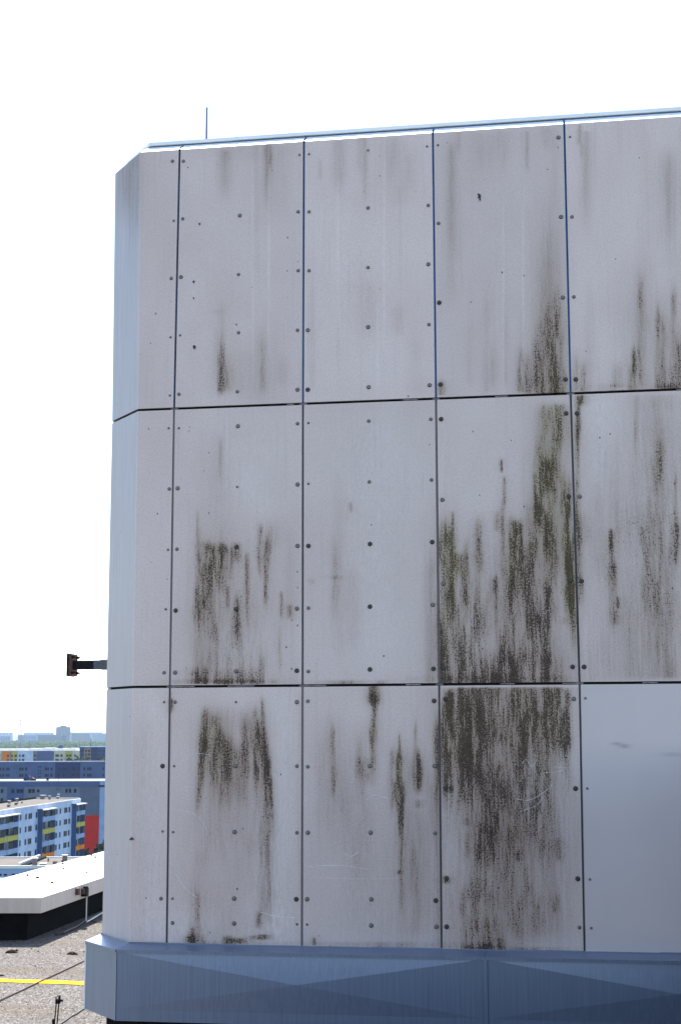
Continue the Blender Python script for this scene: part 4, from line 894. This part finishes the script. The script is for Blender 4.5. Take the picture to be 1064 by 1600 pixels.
# repair pile on that roof
pl = thing('roof_repair_pile', onD(47, 1219, 446), 'heap of blue and dark roofing gear on grey block roof edge', 'equipment')
for nm, mt_, x0, x1, y0, y1 in (('crate', 'b_dark', 37.5, 44, 1214, 1220), ('tarpaulin', 'b_blue', 42, 48, 1211.5, 1219), ('roll', 'bitumen', 48, 57, 1216.5, 1220.5), ('sack', 'b_red', 48.5, 52, 1214, 1217.5), ('plank', 'b_brown', 45, 55, 1215, 1216.5)):
    a_, b_ = fr.U(x0, y1, -1), fr.U(x1, y0, -1)
    bb = MB(); u0_, u1_ = a_[0], b_[0]; z0_, z1_ = zt, max(zt+.3, b_[1])
    pts = [(u0_+.1, z0_), (u1_-.1, z0_), (u1_, z0_+(z1_-z0_)*.6), (u1_-(u1_-u0_)*.35, z1_), (u0_+(u1_-u0_)*.25, z1_-.1), (u0_, z0_+(z1_-z0_)*.4)]
    for i in range(1, 5):
        pass
    k_ = len(pts); n0 = len(bb.v); bb.v += [fr.p(u, -.4, z) for u, z in pts]+[fr.p(u, -1.9, z) for u, z in pts]
    bb.f.append(tuple(range(n0, n0+k_))); bb.m.append(0); bb.f.append(tuple(range(n0+k_, n0+2*k_))[::-1]); bb.m.append(0)
    for i in range(k_): bb.f.append((n0+i, n0+(i+1) % k_, n0+k_+(i+1) % k_, n0+k_+i)); bb.m.append(0)
    bb.build(nm, M[mt_], pl)
part(fr, rf, 'chimney', M['bitumen'], (fr.U(72.5, 1219)[0], fr.U(76, 1219)[0], -1.2, -.3, zt+.01, zt+.75))
part(fr, rf, 'chimney', M['bitumen'], (fr.U(91, 1219)[0], fr.U(92, 1219)[0], -1.2, -.9, zt+.01, zt+.4))

# dark blue block
t, fr, zt, rf = slab('blue_slab_block', 'long dark blue-grey panel block behind the grey one', 640, 1190, -60, 172, 12, 'b_blue', 'b_grey')
sec(fr, t, -60, 25, 1200, 'b_slate', zt, .1); sec(fr, t, 25.2, 87, 1200, 'b_slate', zt, .2); sec(fr, t, 87.2, 126, 1200, 'b_dark', zt, .12); sec(fr, t, 126.2, 172, 1200, 'b_slate', zt, .2)
for k in range(6):
    zc = EYE-(1200-1143+9.6*k)*640/FPX
    for x0, x1 in ((-10, -6), (0, 3), (5, 8), (10.5, 13), (13.3, 16), (31, 34.5), (34.8, 38), (40, 43.5), (71, 75), (75.3, 77.5), (80, 83), (92, 95), (99, 101.5), (101.8, 104.5), (112.5, 115), (115.3, 119.5), (122, 124.5), (131, 134), (137, 140), (140.3, 144), (161, 163)):
        n = .12 if x0 < 25 else .13 if 87 < x0 < 126 else .21
        window(fr, t, fr.U(x0, 1200)[0], fr.U(x1, 1200)[0], zc-.65, zc+.65, n, .1, 'b_dark')
    for dz in (.9, -.6): window(fr, t, fr.U(60.5, 1200)[0], fr.U(65, 1200)[0], zc+dz-.3, zc+dz+.3, .21, .08, 'b_dark')

# coloured block further back
t, fr, zt, rf = slab('coloured_slab_block', 'pale block with orange and yellow sections below the tree line', 960, 1172.5, -30, 125, 26, 'b_white')
for x0, x1, mt_, n in ((3, 11, 'b_orange', .3), (11.2, 17, 'b_orange', .45), (17.2, 18.6, 'b_brown', .3), (18.8, 28, 'b_yellow', .3), (28.2, 52.5, 'b_white', .25), (52.7, 58, 'b_brown', .5), (58.2, 84.8, 'b_slate', .4), (85, 102.5, 'b_cream', .25), (103, 113.5, 'b_yellow', .5), (113.7, 125, 'b_cream', .3)):
    sec(fr, t, x0, x1, 1180, mt_, zt, n)
for k in range(4):
    zc = EYE-(1179.5-1143+6.7*k)*960/FPX
    for x0, x1 in ((-6, -4), (0, 1.4), (12, 15), (19, 21), (23.8, 27.4), (31, 33.2), (35.5, 39), (54, 57), (87.5, 93), (95.5, 98.5), (104.5, 108), (109, 112.5), (117, 119)):
        window(fr, t, fr.U(x0, 1180)[0], fr.U(x1, 1180)[0], zc-.9, zc+.7, .52, .15, 'b_dark')
for x0, x1, dz in ((-10, 40, .25), (42, 62, .5), (64, 80, .8), (82, 104, .45), (106, 116, .6)):
    part(fr, rf, 'roof_structure', M['b_cap'], (fr.U(x0, 1172)[0], fr.U(x1, 1172)[0], -20, -6, zt+.01, zt+dz+.7))
u = fr.U(95.5, 1168, -10)[0]; part(fr, rf, 'roof_housing', M['b_slate'], (u-1.4, u+1.4, -12, -9, zt+.01, zt+3.2))
u = fr.U(143, 1168)[0]
t, fr, zt, rf = slab('far_blue_block', 'dark blue high block with brown middle bay right of the pale block', 900, 1166.5, 125.3, 185, 14, 'b_blue', 'b_pale')
sec(fr, t, 132, 142.5, 1180, 'b_brown', zt, .4); sec(fr, t, 143, 153, 1180, 'b_dark', zt, .3); sec(fr, t, 153.2, 159, 1180, 'b_blue', zt, .4)
for k in range(5):
    zc = EYE-(1172.5-1143+5.6*k)*900/FPX
    for x0, x1 in ((126.5, 129), (129.6, 131.4), (134, 136.5), (138.5, 141.5), (144.5, 147), (149, 151), (154, 156), (157, 158.6), (161, 163)):
        window(fr, t, fr.U(x0, 1180)[0], fr.U(x1, 1180)[0], zc-.8, zc+.6, .42, .12, 'b_dark')
b = MB(); P = onD(142.5, 1166, 905); b.tube([P-[0, 0, 4], P+[0, 0, 5]], .18, 5); b.build('antenna_mast', M['black_steel'], t)

# trees
def crown_blobs(b, P, r, n, spread, size, mi=0):
    for i in range(n):
        v = rng.normal(size=3); v /= np.linalg.norm(v); q = P+v*np.array(spread)*rng.uniform(.3, 1)**.5
        s = size*rng.uniform(.5, 1.3)
        a, c, d = rng.normal(size=(3, 3))*s
        b.f.append((len(b.v), len(b.v)+1, len(b.v)+2)); b.v += [tuple(q+a), tuple(q+c), tuple(q+d)]; b.m.append(mi)
def tree(P, h, w, label, mt_, group=None):
    t = thing('tree', P, label, 'tree', group)
    b = MB(); b.tube([P, P+[0, 0, h*.5], P+[.3, 0, h*.8]], [.035*h*.6, .02*h, .006*h], 7)
    for k in range(5):
        an = k*1.3; b.tube([P+[0, 0, h*(.35+.08*k)], P+np.array([w*.5*math.cos(an), w*.5*math.sin(an), h*(.55+.08*k)])], [.012*h, .004*h], 5)
    b.build('trunk', M['bark'], t)
    b = MB(); lob = [P+np.array([rng.normal()*w*.25, rng.normal()*w*.25, h*rng.uniform(.45, .85)]) for _ in range(9)]
    for q in lob: crown_blobs(b, q, 1, 260, (w*.28, w*.28, h*.16), .035*h)
    b.build('crown', mt_, t, fix=False)
for k, (px, py, D, h, w) in enumerate(((156, 1322, 395, 17, 9), (164, 1312, 400, 20, 10), (146, 1334, 380, 14, 8))):
    P = onD(px, py, D); P[2] = 0; htop = onD(px, py, D)[2]
    tree(P, htop, w, ['dark tree showing between red gable field and white parapet, middle one', 'tallest dark tree hidden partly by the clad corner', 'lowest dark tree in front of the red field'][k], M['leaf_dark'])
for k, (px, py, D, w) in enumerate(((117, 1186, 860, 9), (122, 1187, 850, 8), (136, 1187, 840, 8), (162, 1184, 845, 9))):
    P = onD(px, py, D); h = P[2]; P[2] = 0
    tree(P, h, w, ['dark reddish tree at the foot of the cream bay', 'dark round tree left of the far blue block', 'green tree before the brown bay', 'dark tree at right end before the far blue block'][k], M['leaf_dark'])
# the wood behind: one mass
b = MB()
ico = [(0, 0, 1), (.89, 0, .45), (.28, .85, .45), (-.72, .53, .45), (-.72, -.53, .45), (.28, -.85, .45), (.72, .53, -.3), (-.28, .85, -.3), (-.89, 0, -.3), (-.28, -.85, -.3), (.72, -.53, -.3)]
icf = [(0, 1, 2), (0, 2, 3), (0, 3, 4), (0, 4, 5), (0, 5, 1), (1, 6, 2), (2, 7, 3), (3, 8, 4), (4, 9, 5), (5, 10, 1), (2, 6, 7), (3, 7, 8), (4, 8, 9), (5, 9, 10), (1, 10, 6)]
for k in range(9000):
    D = 1500*(4.8/1.5)**rng.random(); s = rng.uniform(-.34, -.10)*D
    hh = 15+5*math.sin(D*.004+s*.01)*.5+rng.uniform(-2, 5); r = rng.uniform(3, 6.5)
    P = bgp(s, D, hh); n0 = len(b.v)
    for v in ico: b.v.append((P[0]+v[0]*r*rng.uniform(.7, 1.25), P[1]+v[1]*r*rng.uniform(.7, 1.25), P[2]+v[2]*r*rng.uniform(.7, 1.1)))
    for f_ in icf: b.f.append(tuple(n0+i for i in f_)); b.m.append(int(rng.random() < .5))
o = b.build('woodland', [M['leaf'], mat('far foliage light', (.032, .068, .012), 1, 0, .4, .02, spec=.1)], fix=False); tag(o, 'hazy green belt of trees stretching across behind the estate', 'woodland', None, 'stuff')

# far blocks in the haze
def far_block(x0, x1, y0, D, label, mt_='b_grey', rows=6, bays=8, depth=14, group=None):
    a = onD(x0, y0, D); c = onD(x1, y0, D); fr = Frame(a, c); zt = a[2]
    t = thing('far_block', (*a[:2], 0), label, 'building', group)
    part(fr, t, 'wall', M[mt_], (0, fr.L, -depth, 0, 0, zt)); 
    for k in range(rows):
        z = zt-3-k*4.2
        if z < 3: break
        w_ = part(fr, t, 'window_band', M['b_slate'], *[(fr.L*(j+.2)/bays, fr.L*(j+.8)/bays, .001, .3, z-1.0, z+1.0) for j in range(bays)]); w_['kind'] = 'stuff'
    return t, fr, zt
far_block(29, 58, 1148.5, 4300, 'hazy slab block left half of the long row behind the pylon', 'b_pale', 6, 12)
far_block(58.4, 96, 1148.2, 4350, 'hazy slab block in the row left of the tower foot', 'b_grey', 6, 14)
far_block(96.4, 104, 1149, 4200, 'short hazy block directly before the tower foot', 'b_slate', 6, 4)
far_block(-20, 16.5, 1150, 4200, 'hazy slab block at the left edge of the picture', 'b_pale', 6, 10)
far_block(112.5, 141, 1146, 5000, 'hazy slab block just right of the tower', 'b_grey', 6, 10)
far_block(145, 176, 1145.8, 4900, 'hazy slab block at the right, cut by the clad corner', 'b_pale', 6, 10)
far_block(-30, 20, 1144.8, 6800, 'very faint long block on the horizon at far left', 'b_pale', 3, 10)
far_block(38, 84, 1144.6, 7200, 'very faint long block on the horizon left of the tower', 'b_pale', 3, 10)
far_block(109, 160, 1144.2, 8200, 'very faint long block on the horizon right of the tower', 'b_grey', 3, 10)
t, fr, zt = far_block(88.3, 109.2, 1135.8, 4700, 'tall hazy tower block rising above the horizon', 'b_grey', 16, 6, 22)
t2 = part(fr, t, 'roof_housing', M['b_grey'], (fr.L*.27, fr.L*.72, -14, -2, zt+.01, zt+4.2))
# pylon
D = 2600; zt = onD(32.5, 1122.5, D)[2]; c = onD(32.5, 1143, D)
py = thing('pylon', (c[0], c[1], 0), 'tall faint lattice power pylon standing above the horizon', 'pylon')
wz = lambda z: .5+7.0*max(0, (1-z/zt))**1.3
b = MB(); zs = np.linspace(0, zt, 12)
cr = lambda s1, s2, z: np.array([c[0]+s1*wz(z), c[1]+s2*wz(z), z])
for s1, s2 in ((-1, -1), (1, -1), (1, 1), (-1, 1)): b.tube([cr(s1, s2, z) for z in zs], .26, 4)
b.build('mast_leg', M['rod'], py)
b = MB()
for i in range(11):
    for (s1, s2), (s3, s4) in (((-1, -1), (1, -1)), ((1, -1), (1, 1)), ((1, 1), (-1, 1)), ((-1, 1), (-1, -1))):
        b.tube([cr(s1, s2, zs[i]), cr(s3, s4, zs[i+1])], .13, 3); b.tube([cr(s3, s4, zs[i]), cr(s1, s2, zs[i+1])], .13, 3)
b.build('lattice', M['rod'], py)
for z_ in (.70, .82, .93):
    z = zt*z_; b = MB(); L_ = (5, 4, 3)[int(z_*10) % 3] if False else {.70: 5.5, .82: 4.2, .93: 3.2}[z_]
    b.tube([(c[0]-L_, c[1], z), (c[0]+L_, c[1], z)], .25, 4); b.tube([(c[0]-L_, c[1], z), (c[0], c[1], z+1.8), (c[0]+L_, c[1], z)], .15, 3); b.build('cross_arm', M['rod'], py)

# ------------------------------------------------------------------ haze
b = MB(); b.box((-32000, -32000, -1.0), (32000, 32000, EYE+40)); hz = b.build('haze', [], None); tag(hz, kind='stuff')
hm = bpy.data.materials.new('haze'); hm.use_nodes = True; t = hm.node_tree; t.nodes.clear()
pv = t.nodes.new('ShaderNodeVolumePrincipled'); pv.inputs['Color'].default_value = (.72, .86, 1, 1); pv.inputs['Density'].default_value = 0.5e-4; pv.inputs['Anisotropy'].default_value = 0.0
ou = t.nodes.new('ShaderNodeOutputMaterial'); t.links.new(pv.outputs[0], ou.inputs['Volume'])
hz.data.materials.clear(); hz.data.materials.append(hm)
